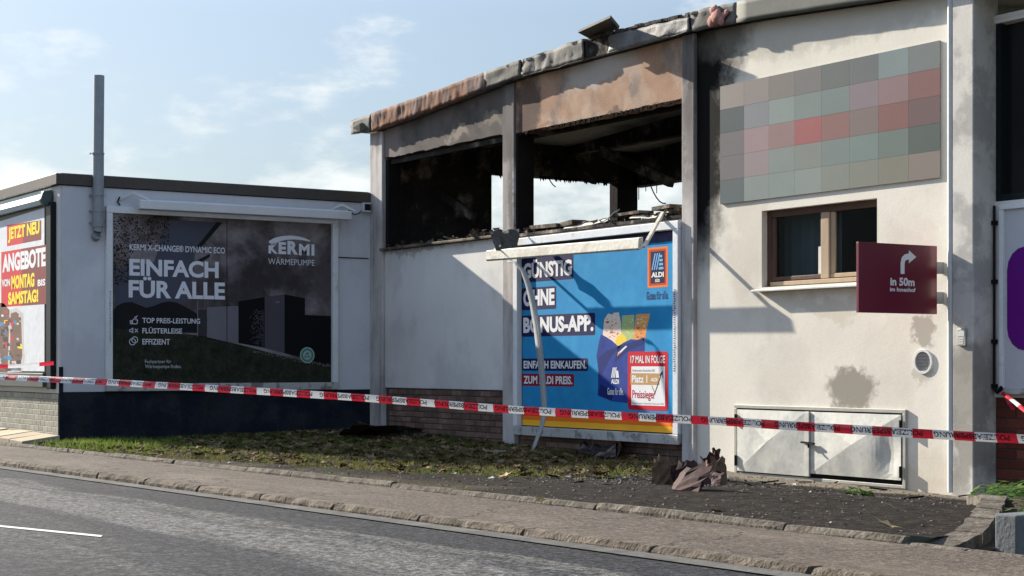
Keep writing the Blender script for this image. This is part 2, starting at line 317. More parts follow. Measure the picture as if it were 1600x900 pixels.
M_debris = mat('charred rubble', (.085, .07, .058), rough=.95, var=.4, scale=8, fine=40, bump=.5, col2=(.22, .18, .14), mix_scale=6, mix_lo=.5, mix_hi=.66)
M_strip = mat('bent plastic strip', (.42, .43, .42), rough=.35, var=.12, fine=20, bump=.05, trans=.3)
M_tape_red = mat('tape red', (.62, .022, .045), rough=.35, var=.05, bump=0, trans=.35, spec=.5)
M_tape_white = mat('tape white', (.74, .73, .72), rough=.35, var=.04, bump=0, trans=.35, spec=.5)
M_ink = mat('black ink', (.015, .013, .013), rough=.6, var=.05, bump=0)
def glass_mat():
    m = bpy.data.materials.new('window glass'); m.use_nodes = True; N = m.node_tree.nodes; L = m.node_tree.links; N.clear()
    o = N.new('ShaderNodeOutputMaterial'); g = N.new('ShaderNodeBsdfGlossy'); g.inputs['Roughness'].default_value = .03; g.inputs[0].default_value = (.8, .85, .88, 1)
    t = N.new('ShaderNodeBsdfTransparent'); t.inputs[0].default_value = (.75, .8, .8, 1); fr = N.new('ShaderNodeFresnel'); fr.inputs[0].default_value = 1.10
    x = N.new('ShaderNodeMixShader'); L.new(fr.outputs[0], x.inputs[0]); L.new(t.outputs[0], x.inputs[1]); L.new(g.outputs[0], x.inputs[2]); L.new(x.outputs[0], o.inputs[0]); return m
M_glass = glass_mat()

def asphalt(name, dark, light, streaks, rough, rv, grain=240, bump=.5, patch=None, crack=False, bands=None, speck=(.36, .66, .5, 1.6), mid=(8, .38, .64, .65, 1.35)):
    m = bpy.data.materials.new(name); m.use_nodes = True; nt = m.node_tree; N = nt.nodes; L = nt.links; b = N['Principled BSDF']
    g = N.new('ShaderNodeNewGeometry')
    def noi(s, d, r, st=(1, 1, 1), loc=(0, 0, 0)):
        mp = N.new('ShaderNodeMapping'); mp.inputs['Scale'].default_value = st; mp.inputs['Location'].default_value = loc; L.new(g.outputs['Position'], mp.inputs[0])
        n = N.new('ShaderNodeTexNoise'); n.inputs['Scale'].default_value = s; n.inputs['Detail'].default_value = d; n.inputs['Roughness'].default_value = r; L.new(mp.outputs[0], n.inputs[0]); return n.outputs[0]
    def rng(x, a, bb, c, d):
        r = N.new('ShaderNodeMapRange'); r.interpolation_type = 'SMOOTHSTEP'
        for i, k in enumerate((a, bb, c, d)): r.inputs[i+1].default_value = k
        L.new(x, r.inputs[0]); return r.outputs[0]
    def mixc(f, a, c):
        q = N.new('ShaderNodeMix'); q.data_type = 'RGBA'; L.new(f, q.inputs[0])
        for i, k in ((6, a), (7, c)):
            if isinstance(k, tuple): q.inputs[i].default_value = (*k[:3], 1)
            else: L.new(k, q.inputs[i])
        return q.outputs[2]
    grain_n = noi(grain, 2, .6)
    base = mixc(rng(grain_n, .38, .66, 0, 1), dark, light)
    st = rng(noi(1, 5, .6, streaks[0]), streaks[1], streaks[2], 0, streaks[4]); base = mixc(st, base, streaks[3])
    if bands:
        sy = N.new('ShaderNodeSeparateXYZ'); L.new(g.outputs['Position'], sy.inputs[0]); wob = noi(1, 6, .62, (.35, 2.6, 1))
        ma = N.new('ShaderNodeMath'); ma.operation = 'MULTIPLY_ADD'; L.new(wob, ma.inputs[0]); ma.inputs[1].default_value = 1.1; L.new(sy.outputs[1], ma.inputs[2])
        for yc, hw, st_, col_ in bands:
            sb = N.new('ShaderNodeMath'); sb.operation = 'SUBTRACT'; L.new(ma.outputs[0], sb.inputs[0]); sb.inputs[1].default_value = yc+.55
            ab = N.new('ShaderNodeMath'); ab.operation = 'ABSOLUTE'; L.new(sb.outputs[0], ab.inputs[0]); base = mixc(rng(ab.outputs[0], hw*.5, hw*1.3, st_, 0), base, col_)
    base = mixc(rng(noi(grain*2.3, 2, .6, (1, 1, 1), (3, 1, 0)), .40, .62, .55, 0), base, tuple(c*.6 for c in dark))
    vo = N.new('ShaderNodeTexVoronoi'); vo.inputs['Scale'].default_value = 42; L.new(g.outputs['Position'], vo.inputs[0])
    base = mixc(rng(vo.outputs['Distance'], .05, .22, .55, 0), base, tuple(min(1, c*2.2) for c in light))
    if patch: base = mixc(rng(noi(patch[0], 7, .65), patch[1], patch[2], 0, patch[4]), base, patch[3])
    if crack:
        wn = N.new('ShaderNodeTexNoise'); wn.inputs['Scale'].default_value = 2.2; wn.inputs['Detail'].default_value = 5; L.new(g.outputs['Position'], wn.inputs[0])
        wm = N.new('ShaderNodeMix'); wm.data_type = 'RGBA'; wm.blend_type = 'LINEAR_LIGHT'; wm.inputs[0].default_value = .35; L.new(g.outputs['Position'], wm.inputs[6]); L.new(wn.outputs['Color'], wm.inputs[7])
        ve = N.new('ShaderNodeTexVoronoi'); ve.feature = 'DISTANCE_TO_EDGE'; ve.inputs['Scale'].default_value = .55; L.new(wm.outputs[2], ve.inputs[0])
        base = mixc(rng(ve.outputs['Distance'], .002, .009, .8, 0), base, (.02, .017, .014))
    hv = N.new('ShaderNodeHueSaturation'); L.new(base, hv.inputs['Color']); sa = rng(noi(grain*.62, 3, .75, (1, 1, 1), (5, 2, 0)), speck[0], speck[1], speck[2], speck[3]); L.new(sa, hv.inputs['Value']); base = hv.outputs[0]
    h2 = N.new('ShaderNodeHueSaturation'); L.new(base, h2.inputs['Color']); L.new(rng(noi(mid[0], 8, .8, (1, 1, 1), (7, 4, 0)), *mid[1:]), h2.inputs['Value']); base = h2.outputs[0]
    L.new(base, b.inputs['Base Color'])
    rr = rng(st, 0, 1, rough, rv); L.new(rr, b.inputs['Roughness']); b.inputs['Specular IOR Level'].default_value = .08
    bn = N.new('ShaderNodeBump'); bn.inputs['Strength'].default_value = bump; bn.inputs['Distance'].default_value = .012; L.new(grain_n, bn.inputs['Height'])
    n2 = N.new('ShaderNodeBump'); n2.inputs['Strength'].default_value = bump*.8; n2.inputs['Distance'].default_value = .02; L.new(noi(55, 3, .6), n2.inputs['Height']); L.new(bn.outputs[0], n2.inputs['Normal'])
    L.new(n2.outputs[0], b.inputs['Normal']); return m
M_road = asphalt('road asphalt', (.009, .010, .0135), (.062, .064, .069), ((.11, 1.25, 1), .50, .64, (.13, .123, .11), .6), .9, .95, grain=38, bump=.4,
    bands=[(-7.55, .30, .75, (.022, .023, .026)), (-8.45, .34, .85, (.125, .121, .114)), (-9.15, .30, .7, (.028, .029, .032)), (-10.0, .5, .6, (.03, .031, .034)), (-7.95, .10, .6, (.13, .125, .11))], speck=(.38, .62, .35, 1.8), mid=(7, .38, .64, .72, 1.25))
M_pave = asphalt('pavement asphalt', (.066, .052, .042), (.155, .127, .103), ((.5, 1.6, 1), .45, .7, (.19, .155, .122), .6), .9, .95, grain=34, bump=.3, patch=(1.1, .5, .72, (.10, .078, .06), .65), crack=True, speck=(.30, .70, .82, 1.18), mid=(8, .36, .66, .82, 1.18))

# ---------------------------------------------------------------- ground, road, pavement
def pav(x): return .0075*(max(-10, min(30, x))-11.3)
Y_IN, Y_OUT = -5.72, -7.08
def kh(x): return .066 if x < 3 else (.022 if x > 18 else .066-.044*(x-3)/15)      # kerb face gets lower to the right
def sheet(xs, ys, zf, mb=None, mi=0):
    mb = mb or MB(); n = len(ys)
    mb.add([(x, y, zf(x, y)) for x in xs for y in ys], [(i*n+j, i*n+j+1, (i+1)*n+j+1, (i+1)*n+j) for i in range(len(xs)-1) for j in range(n-1)], mi); return mb
def lsp(a, b, n): return [a+(b-a)*i/(n-1) for i in range(n)]
mb = MB(); mb.add([(-1500, -1500, -.9), (1500, -1500, -.9), (1500, 1500, -.9), (-1500, 1500, -.9)], [(0, 1, 2, 3)])
structure('ground', mb, mat('far ground', (.10, .10, .07), rough=1, var=.2, scale=.1, fine=2, bump=0))
structure('road', sheet(lsp(-60, 60, 61), [-40, -25, -16, -12, -10, -9, -8, Y_OUT-.10], lambda x, y: pav(x)-kh(x)-.015*min(1, max(0, (Y_OUT-y)/3))), M_road)
structure('gutter', sheet(lsp(-60, 60, 61), [Y_OUT-.26, Y_OUT-.09], lambda x, y: pav(x)-kh(x)+.007), mat('gutter concrete', (.10, .095, .086), rough=.95, var=.3, scale=3, fine=40, bump=.3, col2=(.07, .067, .063), mix_scale=2.5))
pv = structure('pavement', sheet(lsp(-60, 60, 121), lsp(Y_OUT+.12, Y_IN-.02, 6), lambda x, y: pav(x)-.012+.006*nz(x, y, 0, 1.2)), M_pave)
# lane marking
def on_road(u, v): return oz(u, v, -.08)
mb = MB(); q = [on_road(-60, 822.5), on_road(160, 849.8), on_road(158, 852.8), on_road(-60, 825.4)]
mb.add([(x, y, pav(x)-kh(x)-.015*min(1, (Y_OUT-y)/3)+.004) for x, y in q], [(0, 1, 2, 3)]); structure('lane_marking', mb, mat('road paint', (.50, .50, .49), rough=.7, var=.1, fine=60, bump=.1, col2=(.3, .3, .3), mix_scale=14, mix_lo=.58, mix_hi=.68))
def stone_mesh(name, L_, w, h, seed, rough_amp, m):
    """one roughly hewn kerb stone lying along x, top at z=0, front face at y=0"""
    nx, rnd = 14, seed*11.3; prof = [(0, -h), (0, -h*.55), (-.0, -h*.16), (.022, 0), (w*.5, .004), (w, 0)]; vs = []; k = len(prof)
    for i in range(nx+1):
        x = L_*i/nx
        for j, (y, z) in enumerate(prof):
            e = rough_amp*(1.0 if j in (1, 2) else 1 if j == 3 else .35)
            end = .004 if i in (0, nx) and j >= 2 else 0
            vs.append((x+.004*nz(j, seed, i, 1.9), y+e*nz(x*7+rnd, j*2.1, seed, 1)+end*.6, z+e*.8*nz(x*6+rnd, j*1.7, seed+5, 1)-end))
    fs = [(i*k+j, (i+1)*k+j, (i+1)*k+j+1, i*k+j+1) for i in range(nx) for j in range(k-1)]+[tuple(range(k)), tuple(range(nx*k+k-1, nx*k-1, -1))]
    me = bpy.data.meshes.new(name); me.from_pydata(vs, [], fs); me.materials.append(m); me.update(); return me
outer = [stone_mesh('kerb_stone', 1.27, .12, .2, s, .013, M_stone) for s in range(6)]
x = -1.5; i = 0
while x < 24:
    o = link('kerb_stone', outer[i % 6], pv, (x, Y_OUT-.02, pav(x)+.006)); o.scale.x = random.uniform(.97, .995); o.rotation_euler.y = -.0075; x += 1.28; i += 1
inner = [stone_mesh('edging_stone', 1.0, .075, .2, s+20, .007, M_edge_stone) for s in range(5)]
x = -4.0; i = 0
while x < 16.6:
    o = link('edging_stone', inner[i % 5], pv, (x, Y_IN-.01+random.uniform(-.012, .012), pav(x)+.030+random.uniform(-.010, .010))); o.scale.x = .985; o.rotation_euler = (0, -.0075+random.uniform(-.006, .006), random.uniform(-.008, .008)); x += 1.0; i += 1
# set stones where the kerb runs out to the right
for k in range(9):
    o = link('edging_stone', inner[k % 5], pv, (16.62+k*.42, Y_IN-.02, pav(17)-.004)); o.scale = (.4, 1.0, .5)
# paved strip in front of the annex
for k in range(6):
    mb = MB(); x0 = -3.6+k*.62; w = .6
    vs = []
    zt = lambda x, y: .01+(y+5.6)/.55*.07-.02*max(0, x+.3)
    pts = [(x0, -5.6), (x0+w, -5.6), (x0+w, -5.06), (x0, -5.06)]; dz = [random.uniform(-.012, .012) for _ in pts]
    mb.prism([Vector((a, b, zt(a, b)-.02+d)) for (a, b), d in zip(pts, dz)], (0, 0, -.08), (0, 0, 0)); mb.build('paving_slab', M_slab, pv, bevel=.006)

BASE = [(-1, .10), (0, .06), (2, 0.0), (4, -.06), (8, -.15), (9, -.205), (12.4, -.25), (17, -.28)]
def vz(x, y):
    t = (y-Y_IN)/(0-Y_IN); t = max(-.05, min(1.1, t)); zf = pav(x)+.022; zb = interp(x, BASE)
    hump = .10*math.exp(-((y+3.4)/1.3)**2)*max(0, min(1, (x-10)/3))
    return zf+(zb-zf)*t+hump+.012*nz(x, y, 3, 1.6)
def edge_x(y): return interp(-y, [(-.3, 12.3), (0, 12.44), (1.8, 14.0), (3.58, 15.74), (4.6, 16.55), (5.2, 16.95), (5.6, 17.1)])
def lawn_mask(x, y):
    xm = interp(-y, [(-.5, 7.9), (0, 8.3), (2, 9.4), (3.6, 9.9), (4.6, 8.6), (5.2, 6.4), (5.7, 4.6)])
    n = .9*nz(x, y, 0, .9)+.5*nz(x, y, 7, 2.7)
    m = (xm-x)/.7+n
    if x < 1.4: m = min(m, (x-(.62+.5*(y+5.7)*(-1)*0))/.25+n*.6) if y < -4.6 else m
    return max(0, min(1, .5+m))
def verge():
    mb = MB(); xs = lsp(.0, 17.2, 173); ys = lsp(Y_IN+.09, .05, 60); n = len(ys)
    P = []
    for x in xs:
        for y in ys:
            xx = x if x < 11 else 11+(x-11)*(edge_x(y)-11)/6.2
            P.append((xx, y, vz(xx, y)))
    mb.add(P, [(i*n+j, i*n+j+1, (i+1)*n+j+1, (i+1)*n+j) for i in range(len(xs)-1) for j in range(n-1)])
    m = bpy.data.materials.new('verge ground'); m.use_nodes = True; nt = m.node_tree; N = nt.nodes; L = nt.links
    o = structure('verge', mb, [m], smooth=True); me = o.data
    ca = me.color_attributes.new('kind', 'FLOAT_COLOR', 'POINT')
    for i, v in enumerate(me.vertices):
        x, y = v.co.x, v.co.y
        wall = max(0, min(1, (y+1.05+.25*nz(x, y, 4, 1.5)-.25*max(0, min(1.5, x-11)))/.25)) if x > 8.6 else 0
        gravel = max(0, min(1, (y+5.65)*-1.3+.9+.8*nz(x, y, 2, 2)))*(1 if 4 < x < 12 else 0)
        ca.data[i].color = (lawn_mask(x, y), wall, gravel, 1)
    b = N['Principled BSDF']; at = N.new('ShaderNodeAttribute'); at.attribute_name = 'kind'; sp = N.new('ShaderNodeSeparateColor'); L.new(at.outputs['Color'], sp.inputs[0]); g = N.new('ShaderNodeNewGeometry')
    def noi(s, d=5, r=.6):
        n = N.new('ShaderNodeTexNoise'); n.inputs['Scale'].default_value = s; n.inputs['Detail'].default_value = d; n.inputs['Roughness'].default_value = r; L.new(g.outputs['Position'], n.inputs[0]); return n.outputs[0]
    def ramp(x, stops):
        r = N.new('ShaderNodeValToRGB'); el = r.color_ramp.elements
        while len(el) < len(stops): el.new(.5)
        for e, (p, c) in zip(el, stops): e.position = p; e.color = (*c, 1)
        L.new(x, r.inputs[0]); return r.outputs[0]
    def mixc(f, a, c):
        q = N.new('ShaderNodeMix'); q.data_type = 'RGBA'; L.new(f, q.inputs[0]); L.new(a, q.inputs[6]); L.new(c, q.inputs[7]); return q.outputs[2]
    asp = ramp(noi(9, 9, .88), [(.36, (.008, .0068, .0058)), (.5, (.024, .020, .017)), (.63, (.060, .051, .043)), (.72, (.14, .125, .105))])
    soil = ramp(noi(60, 4), [(.3, (.035, .027, .018)), (.52, (.075, .06, .04)), (.7, (.17, .14, .10))])
    green = ramp(noi(14, 6), [(.32, (.024, .024, .012)), (.5, (.048, .042, .020)), (.68, (.10, .08, .045))])
    conc = ramp(noi(40, 5), [(.3, (.10, .085, .065)), (.5, (.18, .155, .12)), (.7, (.27, .235, .19))])
    c = mixc(sp.outputs[2], asp, soil); c = mixc(sp.outputs[1], c, conc); c = mixc(sp.outputs[0], c, green)
    L.new(c, b.inputs['Base Color']); b.inputs['Roughness'].default_value = .97; b.inputs['Specular IOR Level'].default_value = .04
    bn = N.new('ShaderNodeBump'); bn.inputs['Strength'].default_value = .9; bn.inputs['Distance'].default_value = .03; L.new(noi(45, 5, .7), bn.inputs['Height']); L.new(bn.outputs[0], b.inputs['Normal'])
verge()

# raised bed at the far right: stone edging, block, soil
def bed_z(y): return interp(-y, [(0, -.22), (3.2, .10), (3.7, .11), (4.3, -.02), (5.7, .0)])
mb = MB(); yy = lsp(-.1, -5.6, 34); mb.strip([Vector((edge_x(y)+.12, y, bed_z(y))) for y in yy], [Vector((17.26, y, max(bed_z(y), .12) if y > -4.6 else bed_z(y))) for y in yy]); bed = structure('planting_bed', mb, mat('bed soil', (.05, .04, .028), rough=1, var=.3, scale=6, fine=40, bump=.6))
ys = [5.62, 5.2, 4.75, 4.3, 3.85, 3.35, 2.6, 1.8, 1.0, .3]
for a, b_ in zip(ys[:-1], ys[1:]):
    mb = MB(); n = 6; top = []; w = .16
    for i in range(n+1):
        y = a+(b_-a-.0)*(.03+.94*i/n); x = edge_x(-y); h = interp(y, [(0, -.21), (1.8, -.08), (3.5, .13), (4.6, .12), (5.2, .07), (5.62, .035)])
        top.append((x, -y, h))
    L1 = [Vector((x-.05+.018*nz(x, y, 1, 9), y, h+.012*nz(x, y, 5, 8))) for x, y, h in top]; L2 = [Vector((x+w+.02*nz(x, y, 9, 9), y, h+.012*nz(x, y, 3, 8))) for x, y, h in top]
    D = Vector((0, 0, -.28)); mb.strip(L1, L2); mb.strip([p+D for p in L1], L1); mb.strip(L2, [p+D for p in L2])
    for e in (0, n): mb.add([L1[e], L2[e], L2[e]+D, L1[e]+D], [(0, 1, 2, 3)])
    mb.build('edging_stone', M_edge_stone, bed)
mb = MB(); mb.box(17.26, 17.42, -5.27, -1.2, -.1, .20); blk = mb.build('retaining_block', M_concrete, bevel=.012)
tag(blk, 'low grey concrete block holding back the ivy bed at the right edge', 'retaining wall')

# ---------------------------------------------------------------- the annex on the left
annex = empty('flat_roofed_annex', (0, -5.04, .05), 'low flat-roofed annex with cool grey side wall and navy base', 'building')
mb = MB(); mb.box(-6.5, 0, -5.0, .5, .66, 3.62); mb.build('side_wall', M_blue_wall, annex)
mb = MB(); mb.box(-6.5, -.012, -5.03, -5.0, .64, 3.62); mb.build('front_wall', M_front_wall, annex)
mb = MB(); mb.box(-6.5, .012, -4.98, -.002, -.3, .66); mb.box(-.02, .014, -5.035, -4.98, -.3, 1.02); mb.build('plinth', M_navy, annex)
mb = MB(); mb.box(-6.4, -.03, -5.041, -4.985, -.3, .632); mb.build('mortar_bed', M_joint, annex)
mb = MB(); mb.box(-6.5, .04, -5.09, -.004, 3.63, 3.79); mb.build('roof_edge', M_eave, annex, bevel=.008)
mb = MB(); mb.box(-6.5, -.0, -5.0, -.02, 3.795, 3.80); mb.build('roof', M_zinc_dark, annex)
mb = MB(); mb.box(-.0, .016, -.62, -.03, 2.735, 2.75); mb.build('wall_cable', M_black, annex)
def brick_mesh(name, L_, h, d, m, bev=.005):
    bm = bmesh.new(); bmesh.ops.create_cube(bm, size=1); bmesh.ops.scale(bm, vec=(L_, d, h), verts=bm.verts)
    bmesh.ops.bevel(bm, geom=[e for e in bm.edges if abs(e.verts[0].co.y+d/2) < 1e-6 and abs(e.verts[1].co.y+d/2) < 1e-6], offset=bev, segments=1, affect='EDGES')
    me = bpy.data.meshes.new(name); bm.to_mesh(me); bm.free(); me.materials.append(m); return me
def courses(name, parent, m, x0, x1, z0, z1, y, L_, h, j, bev=.005, jit=.004):
    me = brick_mesh(name, L_-j, h-j, .05, m, bev); half = brick_mesh(name, L_/2-j, h-j, .05, m, bev); r = 0; z = z1-h/2; n = 0
    while z-h/2 > z0-h:
        x = x1-(0 if r % 2 else L_/2)
        if r % 2 == 0: link(name, half, parent, (x1-L_/4, y+random.uniform(-jit, jit)*.7, z))
        x = x1-(L_/2 if r % 2 == 0 else 0)
        while x-L_ > x0-.01:
            o = link(name, me, parent, (x-L_/2, y+random.uniform(-jit, jit), z)); x -= L_; n += 1
        if x-L_/2 > x0-.01: link(name, half, parent, (x-L_/4, y, z))
        z -= h; r += 1
    return n
courses('brick', annex, M_tile, -3.4, -.022, .04, .635, -5.02, .20, .08, .008, .0015, .001)

# downpipe on the annex corner, rising above its roof
dp = empty('downpipe', (.08, -4.5, 2.9), 'grey pipe standing up past the annex roof beside its corner', 'pipe')
mb = MB(); mb.tube([(.085, -4.49, 3.15), (.085, -4.485, 4.1)], .078, 16); mb.tube([(.085, -4.485, 4.1), (.085, -4.475, 5.23)], .074, 16); mb.build('pipe_shaft', M_pipe, dp, smooth=False)
mb = MB(); mb.tube([(.085, -4.49, 3.04), (.085, -4.49, 3.18)], .086, 16); mb.build('pipe_socket', M_pipe, dp)
mb = MB(); mb.tube([(.085, -4.49, 3.06), (.085, -4.49, 2.98), (.06, -4.5, 2.92), (-.02, -4.5, 2.90)], [.07, .07, .07, .07], 14); mb.build('elbow', M_pipe, dp)
for z in (3.50, 3.27, 3.10, 4.1):
    mb = MB(); mb.tube([(.085, -4.489, z-.012), (.085, -4.489, z+.012)], .088, 16); mb.box(.0, .06, -4.6, -4.58, z-.01, z+.01); mb.build('clamp', M_pipe, dp)
# little floodlight by the corner
fl = empty('floodlight', (.05, -.1, 3.55), 'small square floodlight under the annex roof by the burnt corner', 'lamp')
mb = MB(); mb.box(.002, .10, -.17, -.03, 3.47, 3.62); mb.build('lamp_body', M_blue_wall, fl, bevel=.006)
mb = MB(); mb.box(.10, .106, -.145, -.04, 3.50, 3.60); mb.build('lens', M_black, fl)
mb = MB(); mb.tube([(.03, -.17, 3.49), (.03, -.23, 3.44), (.03, -.3, 3.43), (.03, -.36, 3.46), (.05, -.40, 3.49)], .008, 6); mb.build('cable', M_black, fl)

# ---------------------------------------------------------------- billboard: dark heat pump poster on the annex side wall
def frame_rails(th, P, a0, a1, b0, b1, w, d, m_sides, m_bottom, off0=.0, wb=None):
    """four rails of a billboard frame around (a0..a1, b0..b1)"""
    wb = wb or w
    def rail(A0, A1, B0, B1, m, dd):
        mb = MB(); p, q = P.P(A0, B0, off0), P.P(A1, B1, off0+dd); mb.box(*sorted((p.x, q.x)), *sorted((p.y, q.y)), *sorted((p.z, q.z))); mb.build('frame_rail', m, th, bevel=.006)
    rail(a0, a1, b1-w, b1, m_sides, d); rail(a0, a1, b0, b0+wb, m_bottom, d+.004); rail(a0, a0+w, b0+wb+.002, b1-w-.002, m_sides, d+.002); rail(a1-w, a1, b0+wb+.002, b1-w-.002, m_sides, d+.002)
def shifted(o, dx): return o
K = Plane('x', .0)
bb1 = empty('billboard', (0, -2.5, .65), 'dark landscape billboard with white lettering on the annex side wall', 'billboard', 'billboards on the walls')
frame_rails(bb1, K, -4.36, -.60, .665, 3.355, .095, .07, M_white_frame, M_bare_frame, .002, .11)
def picture_mat():
    m = mat('dark dusk picture', lin((84, 77, 77)), rough=.4, var=.16, scale=1.1, fine=8, bump=.03, col2=lin((58, 53, 55)), mix_scale=.8, mix_lo=.4, mix_hi=.62, streak=(lin((142, 134, 136)), (1, .9, 1.1), .42, .64, .85), stretch=(1, 1.2, .8)); return m
mb = MB(); K.arect(mb, -4.27, .77, -.69, 3.265, .012); mb.build('poster_sheet', picture_mat(), bb1)
PK = [flat('print slate sky', (76, 78, 90), var=.1), flat('print hill black', (33, 33, 34), var=.1), flat('print night grass', (43, 46, 36), var=.5, scale=6, fine=26), flat('print wall grey', (112, 110, 116), var=.12),
      flat('print pump black', (20, 20, 23), var=.1), flat('print pump panel', (78, 76, 82), var=.1), flat('print foliage brown', (40, 30, 24), var=.3), flat('print leaf tan', (96, 74, 56), var=.2), flat('print dim', (58, 57, 60), var=.1),
      flat('print pebble', (108, 104, 98), var=.2)]
mb = MB(); o1, o2, o3 = .0122, .0125, .0128
K.poly(mb, [(262, 344), (338, 347), (304, 395), (296, 470), (262, 480), (180, 486), (180, 420), (240, 410)], o1, 0)
K.poly(mb, [(338, 347), (347, 348), (318, 382), (305, 394), (303, 390)], o2, 1)
K.poly(mb, [(304, 409), (328, 396), (327, 402), (306, 414)], o2, 1)
hill = [(175.5, 487), (182, 478), (192, 473), (205, 472), (216, 476), (228, 481), (240, 478), (252, 473), (264, 471), (276, 473), (290, 480), (304, 488), (318, 494), (330, 498), (330, 521), (175.5, 516)]
K.poly(mb, hill, o2, 1)
K.poly(mb, [(175.5, 513), (310, 524), (372, 538), (440, 556), (517.5, 574), (517.5, 597.5), (175.5, 602.5)], o3, 2)
K.poly(mb, [(323, 480), (372, 478), (372, 537), (323, 529)], o3, 3); K.poly(mb, [(309, 484), (322.6, 484), (322.6, 527), (309, 525)], o3, 8)
K.poly(mb, [(307.5, 470), (309, 470), (309, 526), (307.5, 526)], o3+.0001, 3)
K.poly(mb, [(372, 471), (413, 464), (413, 543.5), (372, 536)], o3+.0003, 4); K.poly(mb, [(413, 464), (444, 460), (444, 552), (413, 544)], o3+.0003, 5); K.poly(mb, [(444, 460), (476, 466), (476, 560), (444, 552)], o3+.0003, 4)
K.poly(mb, [(476, 492), (517.5, 494), (517.5, 572), (476, 561)], o3+.0002, 4)
K.poly(mb, [(430, 471), (437, 471), (437, 473), (430, 473)], o3+.0006, 3)
rp = random.Random(3)
for i in range(11):
    for j in range(26):
        u = 390+i*2.0+(j % 2); v = 482+j*2.3+i*.32
        if rp.random() < .2+.06*i and v < 541: K.poly(mb, [(u, v), (u+.9, v), (u+.9, v+1.0), (u, v+1.0)], o3+.0006, 3)
for k in range(620):
    u = 178+rp.random()**1.35*86; v = 338+rp.random()*64*(1-.35*(u-178)/82)
    if rp.random() < .22: u = 178+rp.random()*24; v = 395+rp.random()*50
    s = rp.uniform(.9, 2.6); a = rp.random()*6.28
    K.poly(mb, [(u+s*math.cos(a), v+s*math.sin(a)), (u+.5*s*math.cos(a+1.6), v+.5*s*math.sin(a+1.6)), (u-s*math.cos(a), v-s*math.sin(a)), (u+.5*s*math.cos(a-1.6), v+.5*s*math.sin(a-1.6))], o3+.00001+.000001*k, 7 if rp.random() < .16 else 6)
for k in range(90):
    t = rp.random(); u = 395+t*122; v = 548+t*24+rp.uniform(-2, 3); s = rp.uniform(.6, 1.5)
    K.poly(mb, [(u-s, v), (u, v-s*.8), (u+s, v), (u, v+s*.8)], o3+.0007, 9)
mb.build('printed_picture', PK, bb1)
M_soft_white = mat('soft white print', (.70, .70, .74), rough=.5, var=.05, bump=0); M_dim_white = mat('dim white print', (.42, .42, .43), rough=.5, var=.1, bump=0)
mb = Letters(); O = .0142
def ktext(t, u0, v0, u1, v1, bold, mi=0): # photo box: left/top to right/bottom, slanted with the wall
    a0, b_top0 = K.px(u0, v0); a1, b_bot1 = K.px(u1, v1); K.text(mb, t, a0, b_bot1, a1, b_top0, O, bold, mi)
ktext('KERMI X-CHANGE® DYNAMIC ECO', 202, 380.5, 351, 396.5, .012)
ktext('EINFACH', 201.5, 404, 341, 435, .035); ktext('FÜR ALLE', 200.5, 431.5, 351, 468.5, .035)
ktext('WÄRMEPUMPE', 418.5, 401.5, 491, 415.5, -.004)
for t, u0, v0, u1, v1 in (('TOP PREIS-LEISTUNG', 222, 496.5, 312, 506), ('FLÜSTERLEISE', 222, 510.8, 284, 521.5), ('EFFIZIENT', 222, 529.5, 265, 538.5)): ktext(t, u0, v0, u1, v1, .012, 0)
ktext('Fachpartner für', 226, 562, 267, 569, .01, 1); ktext('Wärmepumpe finden.', 226, 569.5, 283, 577, .01, 1)
# maker's logo: letters under a swelling arc
def logo_letter(t, u0, v0, u1, v1, bold=.05): ktext(t, u0, v0, u1, v1, bold)
logo_letter('K', 419, 380, 433.5, 396.6); logo_letter('E', 434.6, 378, 446.5, 397.4); logo_letter('R', 448.5, 376.4, 465, 398.2); logo_letter('M', 466.5, 381, 483, 399.4); logo_letter('I', 486, 382, 490.6, 399.6)
arc = [(418.8, 383), (420, 376.5), (428, 371.8), (440, 368.8), (453, 368), (466, 369.4), (477, 372.6), (485, 376.5), (489.5, 379.5), (483, 377.6), (472, 375.4), (460, 374.2), (448, 374.6), (438, 376.6), (431, 379.6), (427, 383)]
mb.mark(); q = [K.px(*p) for p in arc]
nA = len(q)
for i in range(7): mb.add([K.P(*q[i], O), K.P(*q[i+1], O), K.P(*q[nA-2-i], O), K.P(*q[nA-1-i], O)], [(0, 1, 2, 3)], 0)
mb.add([K.P(*q[7], O), K.P(*q[8], O), K.P(*q[9-0], O)], [(0, 1, 2)], 0)
# little icons: thumb, speaker crossed out, coins
mb.mark()
def kl(pts, w=.011, mi=0): K.line(mb, [K.px(*p) for p in pts], w, O, mi)
kl([(203, 501), (205, 501), (205, 506), (203, 506), (203, 501)]); kl([(206.5, 506), (206.5, 500.5), (209.5, 498), (210.5, 495), (212.3, 496), (211.5, 500), (214.5, 500), (213.5, 506), (206.5, 506)]); kl([(211, 496), (214, 493.5)])
mb.mark(); kl([(202, 515), (204, 515), (207, 512.5), (207, 520), (204, 518), (202, 518), (202, 515)]); kl([(210.5, 514), (214.5, 519)]); kl([(214.5, 514), (210.5, 519)])
mb.mark()
for (u, v, r) in ((206.5, 534, .052), (210, 531, .05)):
    a, b_ = K.px(u, v); K.disc(mb, a, b_, r-.010, r, O+.0002, 0, 18)
mb.build('lettering', [M_soft_white, M_dim_white], bb1)
mb = MB(); a, b_ = K.px(479.5, 555); K.disc(mb, a, b_, 0, .125, O, 0); K.disc(mb, a, b_, .108, .125, O+.0003, 1); K.disc(mb, a, b_, 0, .072, O+.0003, 1)
K.poly(mb, [(a-.045, b_+.01), (a+.0, b_+.05), (a+.045, b_+.03), (a+.01, b_+.005)], O+.0006, 0, pix=False); K.text(mb, 'R290', a-.05, b_-.04, a+.05, b_-.005, O+.0006, .02, 2)
